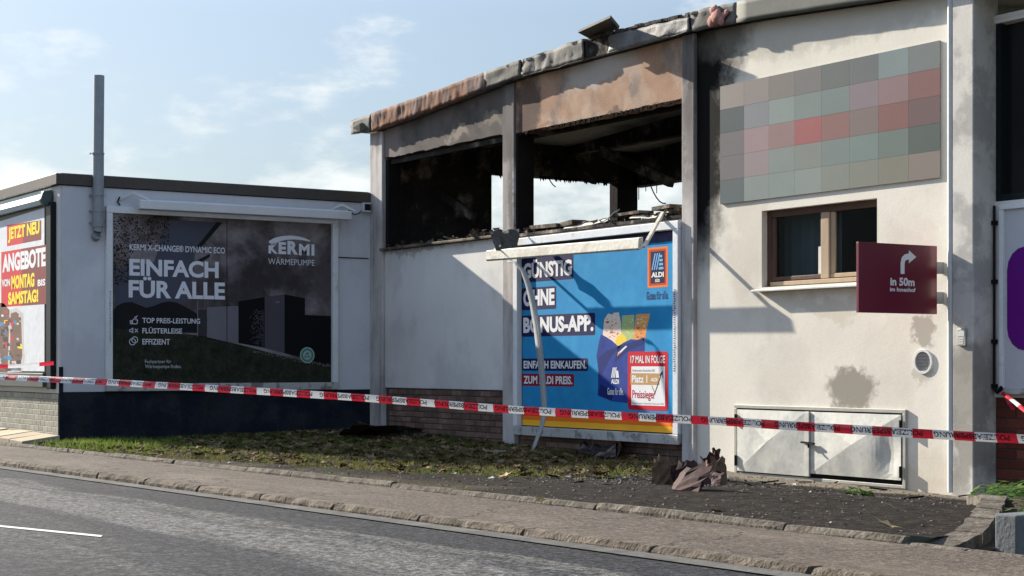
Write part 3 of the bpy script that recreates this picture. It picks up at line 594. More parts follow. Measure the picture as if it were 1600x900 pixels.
mb.build('round_seal', [flat('seal green', (86, 122, 112)), flat('seal pale', (150, 178, 170)), flat('seal ink', (40, 60, 62))], bb1)
# fold lines of the pasted sheets
mb = MB(); K.poly(mb, [(353.5, 340), (354.6, 340), (354.6, 598), (353.5, 598)], .0138); mb.build('paste_seam', flat('seam shadow', (40, 38, 40)), bb1)
# lamp bar above, held on two folded arms
mb = MB(); c = [(.16, .0), (.30, -.035), (.30, -.155), (.17, -.165)]
mb.prism([Vector((x, -3.93, 3.475+z)) for x, z in c], (0, 0, 0), (0, 3.45, 0)); lb = mb.build('lamp_bar', M_lamp, bb1, bevel=.008)
for y in (-4.0, -.60):
    mb = MB(); mb.bar((.02, y-.14, 3.46), (.16, y+.02, 3.56), .035, .03); mb.bar((.16, y+.02, 3.56), (.24, y+.22, 3.46), .035, .03); mb.build('lamp_arm', M_lamp, lb)
mb = MB(); mb.tube([(.03, -4.14, 3.38), (.03, -4.18, 3.42), (.04, -4.15, 3.50)], .012, 6); mb.build('cable', M_black, bb1)
# vertical smudged writing on the left rail
mb = MB(); rp = random.Random(5)
for k in range(34):
    v = 455+k*2.4; u = 168.5+rp.uniform(-.5, .6)
    K.poly(mb, [(u, v), (u+rp.uniform(.8, 1.9), v+.2), (u+rp.uniform(.8, 1.9), v+rp.uniform(.8, 1.8)), (u+.2, v+1.2)], .078)
mb.build('writing_strokes', M_ink, bb1)

# ---------------------------------------------------------------- billboard: supermarket offer poster on the annex front
Fw = Plane('y', -5.03)
bb2 = empty('billboard', (-2, -5.03, .65), 'white offer billboard with red and yellow lettering on the annex front', 'billboard', 'billboards on the walls')
mb = MB(); mb.box(-4.1, -.42, -5.10, -5.032, .94, 3.36); mb.build('backing_board', M_dark_frame, bb2)
mb = MB(); mb.box(-.375, -.14, -5.112, -5.032, .70, 3.40); mb.build('frame_post', M_dark_frame, bb2, bevel=.02)
mb = MB(); mb.box(-4.1, -.425, -5.14, -5.032, .72, .93); mb.build('frame_rail', mat('grey green steel', (.09, .10, .09), rough=.5, var=.1, bump=.05), bb2, bevel=.01)
mb = MB(); mb.prism([Vector((-4.1, -5.05, 3.37)), Vector((-4.1, -5.17, 3.37)), Vector((-4.1, -5.21, 3.43)), Vector((-4.1, -5.17, 3.52)), Vector((-4.1, -5.05, 3.55))], (0, 0, 0), (3.74, 0, 0)); mb.build('lamp_cover', M_glass_blue, bb2)
mb = MB(); mb.prism([Vector((-.355, -5.05, 3.34)), Vector((-.355, -5.18, 3.35)), Vector((-.355, -5.22, 3.43)), Vector((-.355, -5.18, 3.55)), Vector((-.355, -5.05, 3.58))], (0, 0, 0), (.10, 0, 0)); mb.build('lamp_end_cap', mat('green grey cap', (.09, .12, .115), rough=.4, var=.08, bump=0), bb2, bevel=.012)
F2 = Plane('y', -5.104)
mb = MB(); mb.add([F2.P(*p, .0) for p in [(-4.05, .955), (-.455, .955), (-.455, 3.33), (-4.05, 3.26)]], [(0, 1, 2, 3)]); mb.build('poster_sheet', mat('white poster paper', (.66, .67, .68), rough=.55, var=.06, scale=5, fine=12, bump=.25, bump_scale=6), bb2)
C2 = [flat('print red', (196, 24, 44)), flat('print dark red', (120, 42, 44), var=.1), flat('print yellow', (248, 214, 40)), M_white_print, flat('print brown', (112, 84, 74), var=.25), flat('print dark', (52, 44, 46), var=.2), flat('print blue', (70, 130, 170), var=.1), flat('print pale', (196, 188, 180), var=.1)]
mb = MB()
def fpoly(pts, off, mi): F2.poly(mb, pts, off, mi)
fpoly([(11, 352), (64.5, 344), (64.5, 374.5), (11, 385)], .0004, 0); fpoly([(36, 348.3), (64.5, 344), (64.5, 374.5), (36, 380)], .0008, 1)
fpoly([(2, 394), (73.5, 382), (73.5, 475), (2, 480)], .0004, 0); fpoly([(34, 388.6), (73.5, 382), (73.5, 475), (34, 477.7)], .0008, 1)
# product montage
fpoly([(-20, 470), (6, 474), (16, 486), (22, 520), (30, 581), (-20, 582)], .0004, 4); fpoly([(15, 484), (26, 481), (36, 490), (38, 560), (34, 581), (12, 582)], .0008, 7)
fpoly([(17, 490), (25, 487), (33, 494), (35, 556), (30, 578), (15, 579)], .0012, 4)
rp = random.Random(9)
for k in range(110):
    u = rp.uniform(-18, 33); v = rp.uniform(486, 578); s = rp.uniform(1.0, 4.2); fpoly([(u-s, v-s*.8), (u+s*.7, v-s), (u+s, v+s), (u-s*.8, v+s*.7)], .0014+.000005*k, rp.choice([4, 5, 5, 7, 1, 0, 6, 3, 4, 7, 2]))
mb.build('printed_picture', C2, bb2)
mb = Letters()
def ft(t, u0, v0, u1, v1, bold, mi): # box of the string: left-top, right-bottom in the photo
    a0, b0 = F2.px(u0, v0); a1, b1 = F2.px(u1, v1); am, bt = F2.px(u1, v0); b_lo = F2.px(u0, v0)[1]; 
    F2.text(mb, t, a0, b1, a1, b0, .002, bold, mi)
ft('JETZT NEU', 13, 356, 62, 370.5, .05, 1); ft('ANGEBOTE', 4, 398, 71.5, 416, .05, 0); ft('VON', 3, 437, 16, 447, .04, 0); ft('MONTAG', 18, 431, 54, 448, .05, 1); ft('BIS', 59, 437, 71, 446, .04, 0); ft('SAMSTAG!', 13, 457, 60, 472, .05, 1)
mb.build('lettering', [M_white_print, C2[2]], bb2)

# ---------------------------------------------------------------- the burnt building
bld = empty('burnt_building', (6, 0, -.1), 'fire-damaged white building with burnt-out upper windows and sooty curved roof edge', 'building')
def box_part(name, m, *b, bevel=.008, **kw): mb = MB(); mb.box(*b); return mb.build(name, m, bld, bevel=bevel, **kw)
D0 = .05                      # wall face lies this far behind the pier faces
# roof line, from the photo, on the fascia plane
YF = -.10
TOP = [oy(u, v, YF) for u, v in [(556, 186), (660, 149), (758, 112), (830, 88), (905, 62), (950, 48), (1060, 22), (1120, 10), (1150, 3)]]; TOP += [(10.0, 5.17), (12.0, 5.03), (16.5, 4.66)]
BOT = [oy(u, v, YF) for u, v in [(556, 209), (580, 206), (660, 177), (760, 139), (815, 119), (900, 97), (1080, 48), (1185, 29), (1366, 2)]]; BOT += [(13.0, 4.72), (16.5, 4.40)]
def ztop(x): return interp(x, TOP)
def zbot(x): return interp(x, BOT)
xs = lsp(-.42, 16.5, 60)
mb = MB(); zt = [ztop(x)-.02 for x in xs]; zb = [zbot(x)+.03 for x in xs]
q = [[Vector((x, y, z)) for x, z in zip(xs, Z)] for y, Z in ((-.055, zt), (6.2, zt), (6.2, zb), (-.055, zb))]
mb.strip(q[0], q[1]); mb.strip(q[1], q[2]); mb.strip(q[3], q[0]); 
for e in (0, -1): mb.add([k[e] for k in q], [(0, 1, 2, 3)])
mb.build('roof', M_zinc_dark, bld)
mb = MB(); mb.strip(q[2], q[3]); mb.build('ceiling', M_ceiling, bld)
# broken tar paper on the roof edge
mb = MB(); rp = random.Random(11)
for k in range(190):
    x = rp.uniform(4.6, 8.6) if k < 170 else rp.uniform(3.5, 4.6); z = ztop(x)-.012; s = rp.uniform(.02, .07); y = rp.uniform(-.09, .05)
    mb.prism([Vector((x-s, y-s*.5, z-.02)), Vector((x+s, y-s*.4, z-.02)), Vector((x+s*.8, y+s*.5, z-.01)), Vector((x-s*.7, y+s*.6, z-.01))], (0, 0, -.01), (rp.uniform(-.02, .02), 0, rp.uniform(.015, .035)))
mb.build('roofing_felt_scraps', M_debris, bld, kind='stuff')
def fascia(x0, x1, m, amp, seed, n=60, dz0=0, dz1=0, yk=0.0, top_drop=0.0, label=None, fold=0.02):
    """a crumpled sheet along the roof edge"""
    mb = MB(); A = []; rows = 6
    for i in range(n+1):
        x = x0+(x1-x0)*i/n; t = i/n
        for j in range(rows):
            s = j/(rows-1); z = zbot(x)+(ztop(x)-zbot(x)-top_drop)*s+(dz0+(dz1-dz0)*t)
            y = YF-yk*(1-s)+.45*amp*nz(x*3.1+seed, s*1.5, seed, 1)+amp*.3*nz(x*9+seed, s*3, seed+3, 1)+min(amp, .03)*.35*nz(x*24, s*2.2, seed+1, 1)
            A.append(Vector((x, y, z+amp*.35*nz(x*5, s, seed+8, 1)*(1 if j in (0, rows-1) else .2))))
    fs = [(i*rows+j, (i+1)*rows+j, (i+1)*rows+j+1, i*rows+j+1) for i in range(n) for j in range(rows-1)]
    mb.add(A, fs); top = [A[i*rows+rows-1] for i in range(n+1)]; mb.strip(top, [p+Vector((0, .16, .004)) for p in top]); low = [A[i*rows] for i in range(n+1)]; mb.strip(low, [p+Vector((0, .05, .012)) for p in low])
    o = mb.build('fascia_sheet', m, bld, smooth=True, label=label); o.modifiers.new('edge', 'EDGE_SPLIT').split_angle = .7
    so = o.modifiers.new('thick', 'SOLIDIFY'); so.thickness = .006
xa = oy(580, 200, YF)[0]; xb = oy(757, 120, YF)[0]; xc = oy(814, 100, YF)[0]; xd = oy(912, 80, YF)[0]; xe = oy(1078, 40, YF)[0]
fascia(-.46, xa, M_zinc_dark, .03, 1, 8)
fascia(xa+.01, xb+.03, M_copper, .035, 2.3, 110, label='orange heat-tinted roof edge sheet')
fascia(xb+.0, xc, M_zinc_dark, .035, 4.1, 14); fascia(xc+.01, xd, M_zinc, .05, 5.7, 26, label='tan crumpled roof edge sheet')
fascia(xd+.55, xe, M_zinc_light, .04, 7.9, 34, -.0, .0, .02, .06, label='bright crumpled roof edge sheet bent outwards')
fascia(xe+.02, 9.0, M_zinc, .05, 9.2, 14); fascia(9.01, 16.5, mat('olive grey roof sheet', (.12, .12, .10), rough=.75, var=.1, scale=2.5, fine=20, bump=.04, spec=.2), .012, 10.4, 40)
mb = MB(); xg0, xg1 = xd+.02, xd+.62
mb.strip([Vector((x, -.058, zbot(x)+.02)) for x in lsp(xg0, xg1, 5)], [Vector((x, -.058, ztop(x)-.03)) for x in lsp(xg0, xg1, 5)]); mb.build('exposed_roof_board', M_soot, bld)
# lifted flap of roofing
A = [at_y(903, 51, -.38), at_y(953, 28, -.40), at_y(967, 45, .10), at_y(924, 62, .05)]
mb = MB(); mb.prism(A, (0, 0, 0), (.004, .01, .035)); mb.build('roof_flap', M_zinc_dark, bld, label='torn flap of roof covering standing up from the edge')
mb = MB(); a = at_y(551, 200, -.16); mb.prism([a, at_y(562, 193, -.16), at_y(575, 200, -.1), at_y(562, 206, -.14)], (0, 0, 0), (0, .05, .02)); mb.build('gutter_end', M_zinc_dark, bld)
# pink foam stuck on the edge
ins = MB(); rp = random.Random(21)
for (u, v, r) in ((1116, 17, .07), (1120, 26, .10), (1113, 33, .07), (1127, 32, .06), (1135, 20, .045), (1130, 24, .04)):
    c = at_y(u, v, -.125); bm = bmesh.new(); bmesh.ops.create_icosphere(bm, subdivisions=2, radius=r)
    vs = [c+Vector((v.co.x, v.co.y*.45, v.co.z))*(1+.45*nz(v.co.x*14+u, v.co.y*14, v.co.z*14)) for v in bm.verts]; ins.add(vs, [tuple(w.index for w in f.verts) for f in bm.faces]); bm.free()
o = ins.build('foam_scrap', M_insul, bld, smooth=True)

# piers
ZB = -.45
def pier(x0, x1, y0, y1, ztop_, m): return box_part('pier', m, x0, x1, y0, y1, ZB, ztop_, bevel=.012)
pier(0.0, .404, 0, .30, zbot(.2)-.0, M_pier); pier(3.898, 4.192, -.0, .30, zbot(4.05), M_pier); pier(7.88, 8.111, 0, .30, zbot(8.0), M_pier); pier(12.165, 12.436, -.02, .34, zbot(12.3)-.01, M_pier_r)
# walls below the openings
box_part('wall', M_plaster2, .406, 3.896, D0, .30, .69, 2.84); box_part('plinth', M_joint_dark, .406, 3.896, D0+.02, .30, ZB, .688)
courses('brick', bld, M_brick, .41, 3.893, -.12, .675, D0+.035, .27, .085, .012)
box_part('wall', M_plaster2, 4.194, 7.878, D0, .30, .12, 2.82); box_part('plinth', M_joint_dark, 4.194, 7.878, D0+.02, .30, ZB, .118)
courses('brick', bld, M_brick, 4.2, 7.876, -.25, .10, D0+.035, .30, .085, .012)
# right hand wall with its window hole
wx0, wx1, wz0, wz1 = 9.265, 11.07, 1.93, 2.80
mb = MB(); P = [(x, zbot(x)) for x in lsp(8.113, 12.163, 12)]
def wall_piece(poly): mb.prism([Vector((a, D0, b)) for a, b in poly], (0, 0, 0), (0, .25, 0))
wall_piece([(8.113, ZB), (12.163, ZB), (12.163, wz0), (8.113, wz0)]); wall_piece([(8.113, wz0), (wx0, wz0), (wx0, wz1), (8.113, wz1)]); wall_piece([(wx1, wz0), (12.163, wz0), (12.163, wz1), (wx1, wz1)])
wall_piece([(8.113, wz1), (12.163, wz1)]+P[::-1])
mb.build('wall', M_plaster, bld)
# lintel panels
for x0, x1, z0, m, lab in ((.406, 3.896, 4.30, M_sooty_panel, 'smoke-grey panel above the left opening'), (4.194, 7.878, 4.265, M_burnt_panel, 'orange scorched panel above the right opening')):
    mb = MB(); n = 60; rp = random.Random(int(x0*10)+1); lo = [(x, z0+.018*nz(x*4, 1, x0, 1)-(.03*max(0, nz(x*9, 2, 4, 1)))) for x in lsp(x0, x1, n)]
    mb.prism([Vector((a, .035, b)) for a, b in lo+[(x, zbot(x)-.002) for x in lsp(x1, x0, 12)]], (0, 0, 0), (0, .24, 0)); mb.build('lintel_panel', m, bld, label=lab)
# steel head of the left opening
mb = MB(); mb.box(.42, 3.88, .10, .16, 4.20, 4.27); mb.build('opening_head', M_soot, bld)
mb = MB(); mb.box(.410, .50, .06, .28, 2.86, 4.28); mb.build('opening_jamb', M_soot_plain, bld)
mb = MB(); mb.box(4.196, 4.24, .03, .30, 2.84, 4.26); mb.box(3.86, 3.894, .06, .30, 2.86, 4.28); mb.build('opening_jamb', M_soot_plain, bld)
# sills
mb = MB(); mb.box(.36, 3.86, -.03, .32, 2.842, 2.885); mb.build('sill', mat('scorched sill', (.17, .125, .09), rough=.8, var=.25, fine=30, bump=.3, col2=(.06, .05, .04), mix_scale=3), bld, bevel=.01)
mb = MB(); mb.box(4.2, 7.87, .0, .34, 2.822, 2.86); mb.build('sill', M_soot, bld)
def rubble(x0, x1, y0, y1, z, n, smin, smax, seed, name, m, parent, hfun=None):
    mb = MB(); rp = random.Random(seed)
    for k in range(n):
        x = rp.uniform(x0, x1); y = rp.uniform(y0, y1); s = rp.uniform(smin, smax)*(hfun(x) if hfun else 1); zz = z+rp.uniform(0, s*.9)
        e = [Vector((rp.uniform(-1, 1), rp.uniform(-1, 1), rp.uniform(-.5, .9)))*s for _ in range(5)]; c = Vector((x, y, zz))
        mb.add([c+e[0], c+e[1], c+e[2], c+e[3], c+e[4]], [(0, 1, 2), (0, 2, 3), (0, 3, 1), (4, 2, 1), (4, 3, 2), (4, 1, 3)])
    return mb.build(name, m, parent, kind='stuff')
rubble(.55, 3.8, -.0, .3, 2.885, 90, .02, .055, 31, 'charred_rubble', M_debris, bld); rubble(2.9, 3.85, -.0, .3, 2.89, 60, .03, .085, 32, 'charred_rubble', M_debris, bld)
rubble(4.25, 7.84, .02, .34, 2.86, 190, .03, .075, 33, 'charred_rubble', M_debris, bld); rubble(7.1, 7.86, .02, .34, 2.87, 60, .04, .10, 34, 'charred_rubble', M_debris, bld, lambda x: .6+.7*(x-7.1))
# slabs of fallen lining lying on the right sill
for (u0, v0, u1, v1, w) in ((838, 356, 880, 352, .10), (886, 352, 905, 347, .12), (965, 338, 1010, 331, .07), (1030, 327, 1058, 322, .09)):
    a = at_y(u0, v0, .15); b_ = at_y(u1, v1, .1); mb = MB(); mb.bar(a, b_, .22, w*.5); mb.build('fallen_lining', M_debris, bld)
pth = [at_y(u, v, .0) for u, v in ((880, 358), (905, 355), (925, 351.5), (942, 347), (952, 340), (958, 333))]
mb = MB(); mb.strip([p for p in pth], [p+Vector((.02, .09, .05)) for p in pth]); o = mb.build('curled_sill_strip', M_lamp_dirty, bld); o.modifiers.new('t', 'SOLIDIFY').thickness = .008
pth = [at_y(u, v, .0) for u, v in ((983, 341), (1000, 340), (1012, 341.5), (1024, 340))]
mb = MB(); mb.strip(pth, [p+Vector((.0, .06, .04)) for p in pth]); o = mb.build('curled_sill_strip', M_lamp_dirty, bld); o.modifiers.new('t', 'SOLIDIFY').thickness = .008
# interior
box_part('floor', M_soot_plain, 0.02, 8.3, .305, 5.19, 2.55, 2.62, bevel=0)
mb = MB(); mb.box(.0, .22, .305, 2.16, 2.4, 4.80); mb.box(.0, .22, 2.162, 4.75, 2.4, 3.14); mb.box(.0, .24, 2.165, 4.75, 4.21, 4.86); mb.build('side_wall', M_soot, bld, label='soot-blackened inner side wall')
box_part('corner_post', M_soot_plain, -.02, .22, 4.752, 4.95, 2.4, 4.9, bevel=.01); box_part('corner_post', M_soot_plain, .0, .209, 4.951, 5.199, 2.4, 4.9, bevel=.01)
mb = MB(); mb.box(.21, 8.3, 5.2, 5.45, 2.4, 2.95); mb.box(-.01, 8.3, 5.2, 5.45, 4.18, 5.0); mb.box(4.2, 4.5, 5.22, 5.43, 2.955, 4.175); mb.build('back_wall', M_soot, bld)
box_part('partition', M_soot_plain, 8.13, 8.30, .305, 5.19, 2.4, 4.98, bevel=0)
mb = MB()
for y in (1.9, 3.7): mb.box(.25, 8.12, y, y+.16, 4.62, 4.92)
mb.build('ceiling_beam', M_soot, bld)
# ragged, hanging remains along the far window head
mb = MB(); rp = random.Random(41)
for k in range(60):
    y = rp.uniform(2.2, 4.72); s = rp.uniform(.02, .06); l = rp.uniform(.02, .09); mb.add([(.24, y-s, 4.23), (.24, y+s, 4.23), (.25, y+rp.uniform(-s, s), 4.21-l), (.2, y, 4.22)], [(0, 1, 2), (3, 2, 1), (0, 2, 3)])
for u, v0, v1 in ((998, 290, 312), (1026, 291, 302), (1009, 290, 299)):
    a = at_y(u, v0-6, 5.25); b_ = at_y(u, v1, 5.25); mb.tube([a, b_], .008, 5)
for k in range(70):
    x = rp.uniform(4.25, 7.8); s = rp.uniform(.015, .04); l = rp.uniform(.01, .05); mb.add([(x-s, .03, 4.265), (x+s, .03, 4.265), (x+rp.uniform(-s, s), .04, 4.25-l), (x, .08, 4.26)], [(0, 1, 2), (3, 2, 1), (0, 2, 3)])
mb.build('hanging_char', M_soot_plain, bld, kind='stuff')
for (u0, v0, u1, v1, sag, y) in ((842, 232, 868, 292, .12, 3.0), (1002, 240, 1040, 318, .2, 2.2), (612, 262, 700, 300, .35, 1.2)):
    a = at_y(u0, v0, y); b_ = at_y(u1, v1, y+.6); mb = MB(); mb.tube([a.lerp(b_, k/8)-Vector((0, 0, sag*4*(k/8)*(1-k/8))) for k in range(9)], .010, 5); mb.build('hanging_wire', M_soot_plain, bld)
for (u0, v0, u1, v1, y, w) in ((838, 240, 930, 282, 2.6, .10), (940, 236, 1050, 285, 2.9, .12), (640, 268, 740, 338, 1.0, .10)):
    a = at_y(u0, v0, y); b_ = at_y(u1, v1, y+.3); mb = MB(); mb.bar(a, b_, w, w*1.3); mb.build('charred_rafter', M_soot, bld)
# street-side lower window
wf = MB(); yw = .13
for b in ((wx0, wx0+.07, yw, yw+.09, wz0, wz1), (wx1-.07, wx1, yw, yw+.09, wz0, wz1), (wx0+.07, wx1-.07, yw, yw+.09, wz1-.08, wz1)): wf.box(*b)
win = wf.build('window_frame', M_wood_brown, bld, bevel=.006)
mb = MB(); mb.box(wx0+.072, wx1-.072, yw-.02, yw+.088, wz0+.012, wz0+.06); mb.build('bottom_rail', M_wood_tan, win, bevel=.006)
for a, b_ in ((wx0+.075, 10.15), (10.29, wx1-.075)):
    mb = MB(); mb.box(a, b_, yw+.0, yw+.06, wz0+.068, wz0+.115); mb.box(a, a+.06, yw+.005, yw+.06, wz0+.116, wz1-.085); mb.build('sash', M_wood_tan if a > 10 else M_wood_brown, win, bevel=.005)
    mb = MB(); mb.box(a+.062, b_, yw+.03, yw+.036, wz0+.117, wz1-.085); mb.build('pane', M_glass, win)
mb = MB(); mb.box(10.154, 10.284, yw-.015, yw+.07, wz0+.062, wz1-.082); mb.build('mullion', M_wood_tan, win, bevel=.008)
mb = MB(); mb.box(10.09, 10.15, yw+.012, yw+.027, wz0+.12, wz0+.42); mb.build('paper_slip', M_paper, win)
mb = MB(); mb.prism([Vector((9.2, -.06, 1.875)), Vector((9.2, D0+.2, 1.915)), Vector((9.2, D0+.2, 1.935)), Vector((9.2, -.06, 1.90)), ], (0, 0, 0), (1.9, 0, 0)); mb.build('window_sill', M_tinned, bld, bevel=.005)
mb = MB(); mb.box(8.9, 11.6, 1.6, 1.65, 1.2, 3.4); mb.box(8.9, 11.6, .31, 1.6, 1.2, 1.25); mb.box(8.9, 11.6, .31, 1.6, 3.35, 3.4); mb.box(8.85, 8.9, .31, 1.6, 1.2, 3.4); mb.box(11.6, 11.65, .31, 1.6, 1.2, 3.4); mb.build('room_lining', M_inner_shade, bld)
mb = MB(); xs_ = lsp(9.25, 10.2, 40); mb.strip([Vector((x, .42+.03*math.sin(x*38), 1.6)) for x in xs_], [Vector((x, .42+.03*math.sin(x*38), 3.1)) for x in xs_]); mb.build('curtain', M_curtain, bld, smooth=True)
# cellar doors: two sheet leaves folded like an envelope
def leaf(x0, x1, z0, z1, cx, cz, h, seed, dent=None):
    """sheet folded to a low pyramid: four flat facets with crisp creases, one of them dented on the right leaf"""
    mb = MB(); y = D0-.035; n = 12
    c = [Vector((x0, y, z0)), Vector((x1, y, z0)), Vector((x1, y, z1)), Vector((x0, y, z1))]; ap = Vector((cx, y-h, cz))
    for k in range(4):
        a, b = c[k], c[(k+1) % 4]; V = []
        for i in range(n+1):
            for j in range(n+1):
                s, t = i/n, j/n; p = (a.lerp(b, s)).lerp(ap, t); e = min(1, 4*t*(1-t))*min(1, 5*s*(1-s))
                d = .004*nz(p.x*2.3, p.z*2.3, seed, 1)*e
                if dent: d -= dent[2]*math.exp(-(((p.x-dent[0])/dent[3])**2+((p.z-dent[1])/dent[4])**2))
                V.append(p+Vector((0, -d, 0)))
        q = n+1; mb.add(V, [(i*q+j, (i+1)*q+j, (i+1)*q+j+1, i*q+j+1) for i in range(n) for j in range(n)])
    for k in range(4): mb.strip([c[k], c[(k+1) % 4]], [c[k]+Vector((0, .03, 0)), c[(k+1) % 4]+Vector((0, .03, 0))])
    return mb.build('cellar_door', M_galv, bld)
dx0, dx1, dz0, dz1 = 8.82, 11.50, -.225, .59
mb = MB(); mb.box(dx0, dx1, D0-.03, D0-.001, dz1-.04, dz1); mb.box(dx0, dx0+.045, D0-.03, D0-.001, dz0, dz1-.041); mb.box(dx1-.045, dx1, D0-.03, D0-.001, dz0, dz1-.041); mb.box(dx0+.046, dx1-.046, D0-.02, D0-.001, dz0, dz0+.035); mb.build('door_frame', M_galv_frame, bld, bevel=.004)
mb = MB(); mb.box(dx0+.046, dx1-.046, D0-.004, D0-.002, dz0+.036, dz1-.042); mb.build('door_gap_shade', M_inner_shade, bld)  # thin black sheet paints the shade behind the door leaves
xm = 10.10
l1 = leaf(dx0+.06, xm-.07, dz0+.05, dz1-.055, 9.42, .18, .034, 1); l2 = leaf(xm+.0, dx1-.06, dz0+.085, dz1-.055, 10.76, .20, .042, 5, (11.28, .10, .03, .13, .22))
mb = MB(); mb.box(xm-.068, xm-.004, D0-.055, D0-.03, dz0+.05, dz1-.055); mb.build('meeting_strip', M_galv, l1, bevel=.004)
mb = MB(); mb.bar((xm-.10, D0-.075, .20), (xm+.10, D0-.075, .19), .03, .02); mb.bar((xm+.0, D0-.06, .20), (xm+.04, D0-.10, .15), .02, .02); mb.build('handle', M_black, l1)
for lf, x in ((l1, dx0+.05), (l2, dx1-.05)):
    for z in (dz0+.17, dz1-.17): mb = MB(); mb.tube([(x, D0-.05, z-.06), (x, D0-.05, z+.06)], .016, 8); mb.build('hinge', M_black, lf)
# vent, cement repairs, number box
a, b_ = oy(1443, 565, D0); WP = Plane('y', D0)
mb = MB()
for k in range(28):
    t0, t1 = 2*math.pi*k/28, 2*math.pi*(k+1)/28
    for (r0, y0, r1, y1) in ((.13, -.002, .125, .016), (.125, .016, .102, .016), (.102, .016, .098, .004)):
        mb.add([WP.P(a+r0*math.cos(t0), b_+r0*math.sin(t0), y0), WP.P(a+r0*math.cos(t1), b_+r0*math.sin(t1), y0), WP.P(a+r1*math.cos(t1), b_+r1*math.sin(t1), y1), WP.P(a+r1*math.cos(t0), b_+r1*math.sin(t0), y1)], [(0, 1, 2, 3)])
vr = mb.build('vent_ring', M_pipe_white, bld); mb = MB()
for k in range(-6, 7):
    z = b_+k*.0145; hw = math.sqrt(max(0, .094**2-(k*.0145)**2))
    if hw > .01: mb.add([WP.P(a-hw, z-.004, .006), WP.P(a+hw, z-.004, .006), WP.P(a+hw, z+.006, .013), WP.P(a-hw, z+.006, .013)], [(0, 1, 2, 3)])
mb.build('vent_slats', M_pipe_white, vr, kind='stuff'); mb = MB(); WP.disc(mb, a, b_, 0, .1, .003); mb.build('vent_hole_shade', M_inner_shade, vr)  # flat black disc paints the dark of the opening behind the slats
mb = MB(); c = oy(1504.5, 527, -.02); mb.box(c[0]-.055, c[0]+.055, -.045, -.022, c[1]-.085, c[1]+.085); nb = mb.build('bell_box', M_galv_frame, bld, bevel=.006)
mb = MB(); NP = Plane('y', -.045); NP.arect(mb, c[0]-.04, c[1]+.01, c[0]+.04, c[1]+.06, .002)
for k in range(3): NP.arect(mb, c[0]-.03, c[1]-.065+k*.024, c[0]+.03, c[1]-.05+k*.024, .002)
mb.build('bell_label', M_pipe_white, nb)
# white downpipe between wall and right pier
mb = MB(); mb.tube([(12.125, .005, -.22), (12.125, .005, zbot(12.1)-.02)], .034, 12); tag(mb.build('wall_pipe', M_pipe_white, bld), None)
# right hand recess: wall, brick, dark window, clip-on cable
YR = .28
mb = MB(); mb.box(12.438, 16.5, YR, .60, .73, 2.66); mb.box(12.438, 16.5, YR+.002, .60, 4.42, 4.46); mb.build('wall', M_plaster2, bld)
mb = MB(); mb.box(12.438, 16.5, YR+.002, .60, 4.462, 4.50); mb.build('window_head', M_plaster2, bld)
box_part('plinth', M_joint_dark, 12.438, 16.5, YR+.02, .60, ZB, .728)
courses('brick', bld, M_brick_red, 12.442, 15.2, -.40, .72, YR+.035, .25, .1, .012)
mb = MB(); mb.box(12.44, 16.5, YR+.10, YR+.11, 2.67, 4.41); mb.build('upper_pane', mat('dark upper glass', (.012, .012, .013), rough=.08, var=.05, bump=0, spec=.3), bld)
mb = MB(); mb.box(12.44, 12.50, YR+.02, YR+.1, 2.665, 4.415); mb.box(12.50, 16.5, YR+.02, YR+.1, 2.665, 2.73); mb.build('window_frame', M_dark_frame, bld)
xcb = oy(1553.5, 450, YR-.03)[0]
cb = MB(); cb.tube([(xcb, YR-.03, .80), (xcb, YR-.03, 2.62)], .012, 8); cab = cb.build('cable', M_black, bld)
for z in (.84, 1.28, 1.87, 2.45): mb = MB(); mb.box(xcb-.022, xcb+.022, YR-.05, YR-.001, z-.02, z+.02); mb.build('clamp', M_black, cab)

# ---------------------------------------------------------------- pixelation blocks built as a panel on the sunny wall, over an unseen sign
ms = empty('mosaic_panel', (10.2, 0, 2.9), 'pixel mosaic in grey-green and red, added in place of a hidden sign above the lower window', 'sign')
cells = [[(165, 155, 147), (158, 149, 144), (142, 136, 129), (134, 130, 128), (116, 122, 119), (118, 124, 124), (141, 155, 155), (130, 137, 136)],
         [(92, 102, 104), (145, 148, 151), (151, 163, 158), (139, 151, 147), (134, 148, 145), (150, 137, 142), (158, 130, 132), (145, 107, 104)],
         [(128, 122, 124), (172, 148, 150), (163, 134, 131), (178, 106, 108), (157, 117, 112), (142, 126, 123), (148, 105, 102), (122, 101, 101)],
         [(127, 122, 124), (164, 150, 149), (147, 157, 151), (145, 152, 144), (136, 148, 145), (131, 150, 145), (123, 137, 129), (97, 109, 105)],
         [(101, 114, 114), (151, 160, 154), (149, 160, 153), (153, 162, 155), (146, 152, 143), (146, 148, 136), (145, 144, 129), (150, 140, 131)]]
sx = [8.56+(11.96-8.56)*i/8 for i in range(9)]; sz = [4.31-(4.31-2.93)*i/5 for i in range(6)]
mb = MB(); mb.box(8.565, 11.955, D0-.012, D0-.001, 2.935, 4.305); mb.build('backing_board', M_galv_frame, ms)
for r in range(5):
    for c in range(8):
        mb = MB(); mb.box(sx[c]+.001, sx[c+1]-.001, D0-.022, D0-.013, sz[r+1]+.001, sz[r]-.001); mb.build('mosaic_square', flat('mosaic square %d %d' % (r, c), cells[r][c], .62, rough=.7, var=.05), ms)

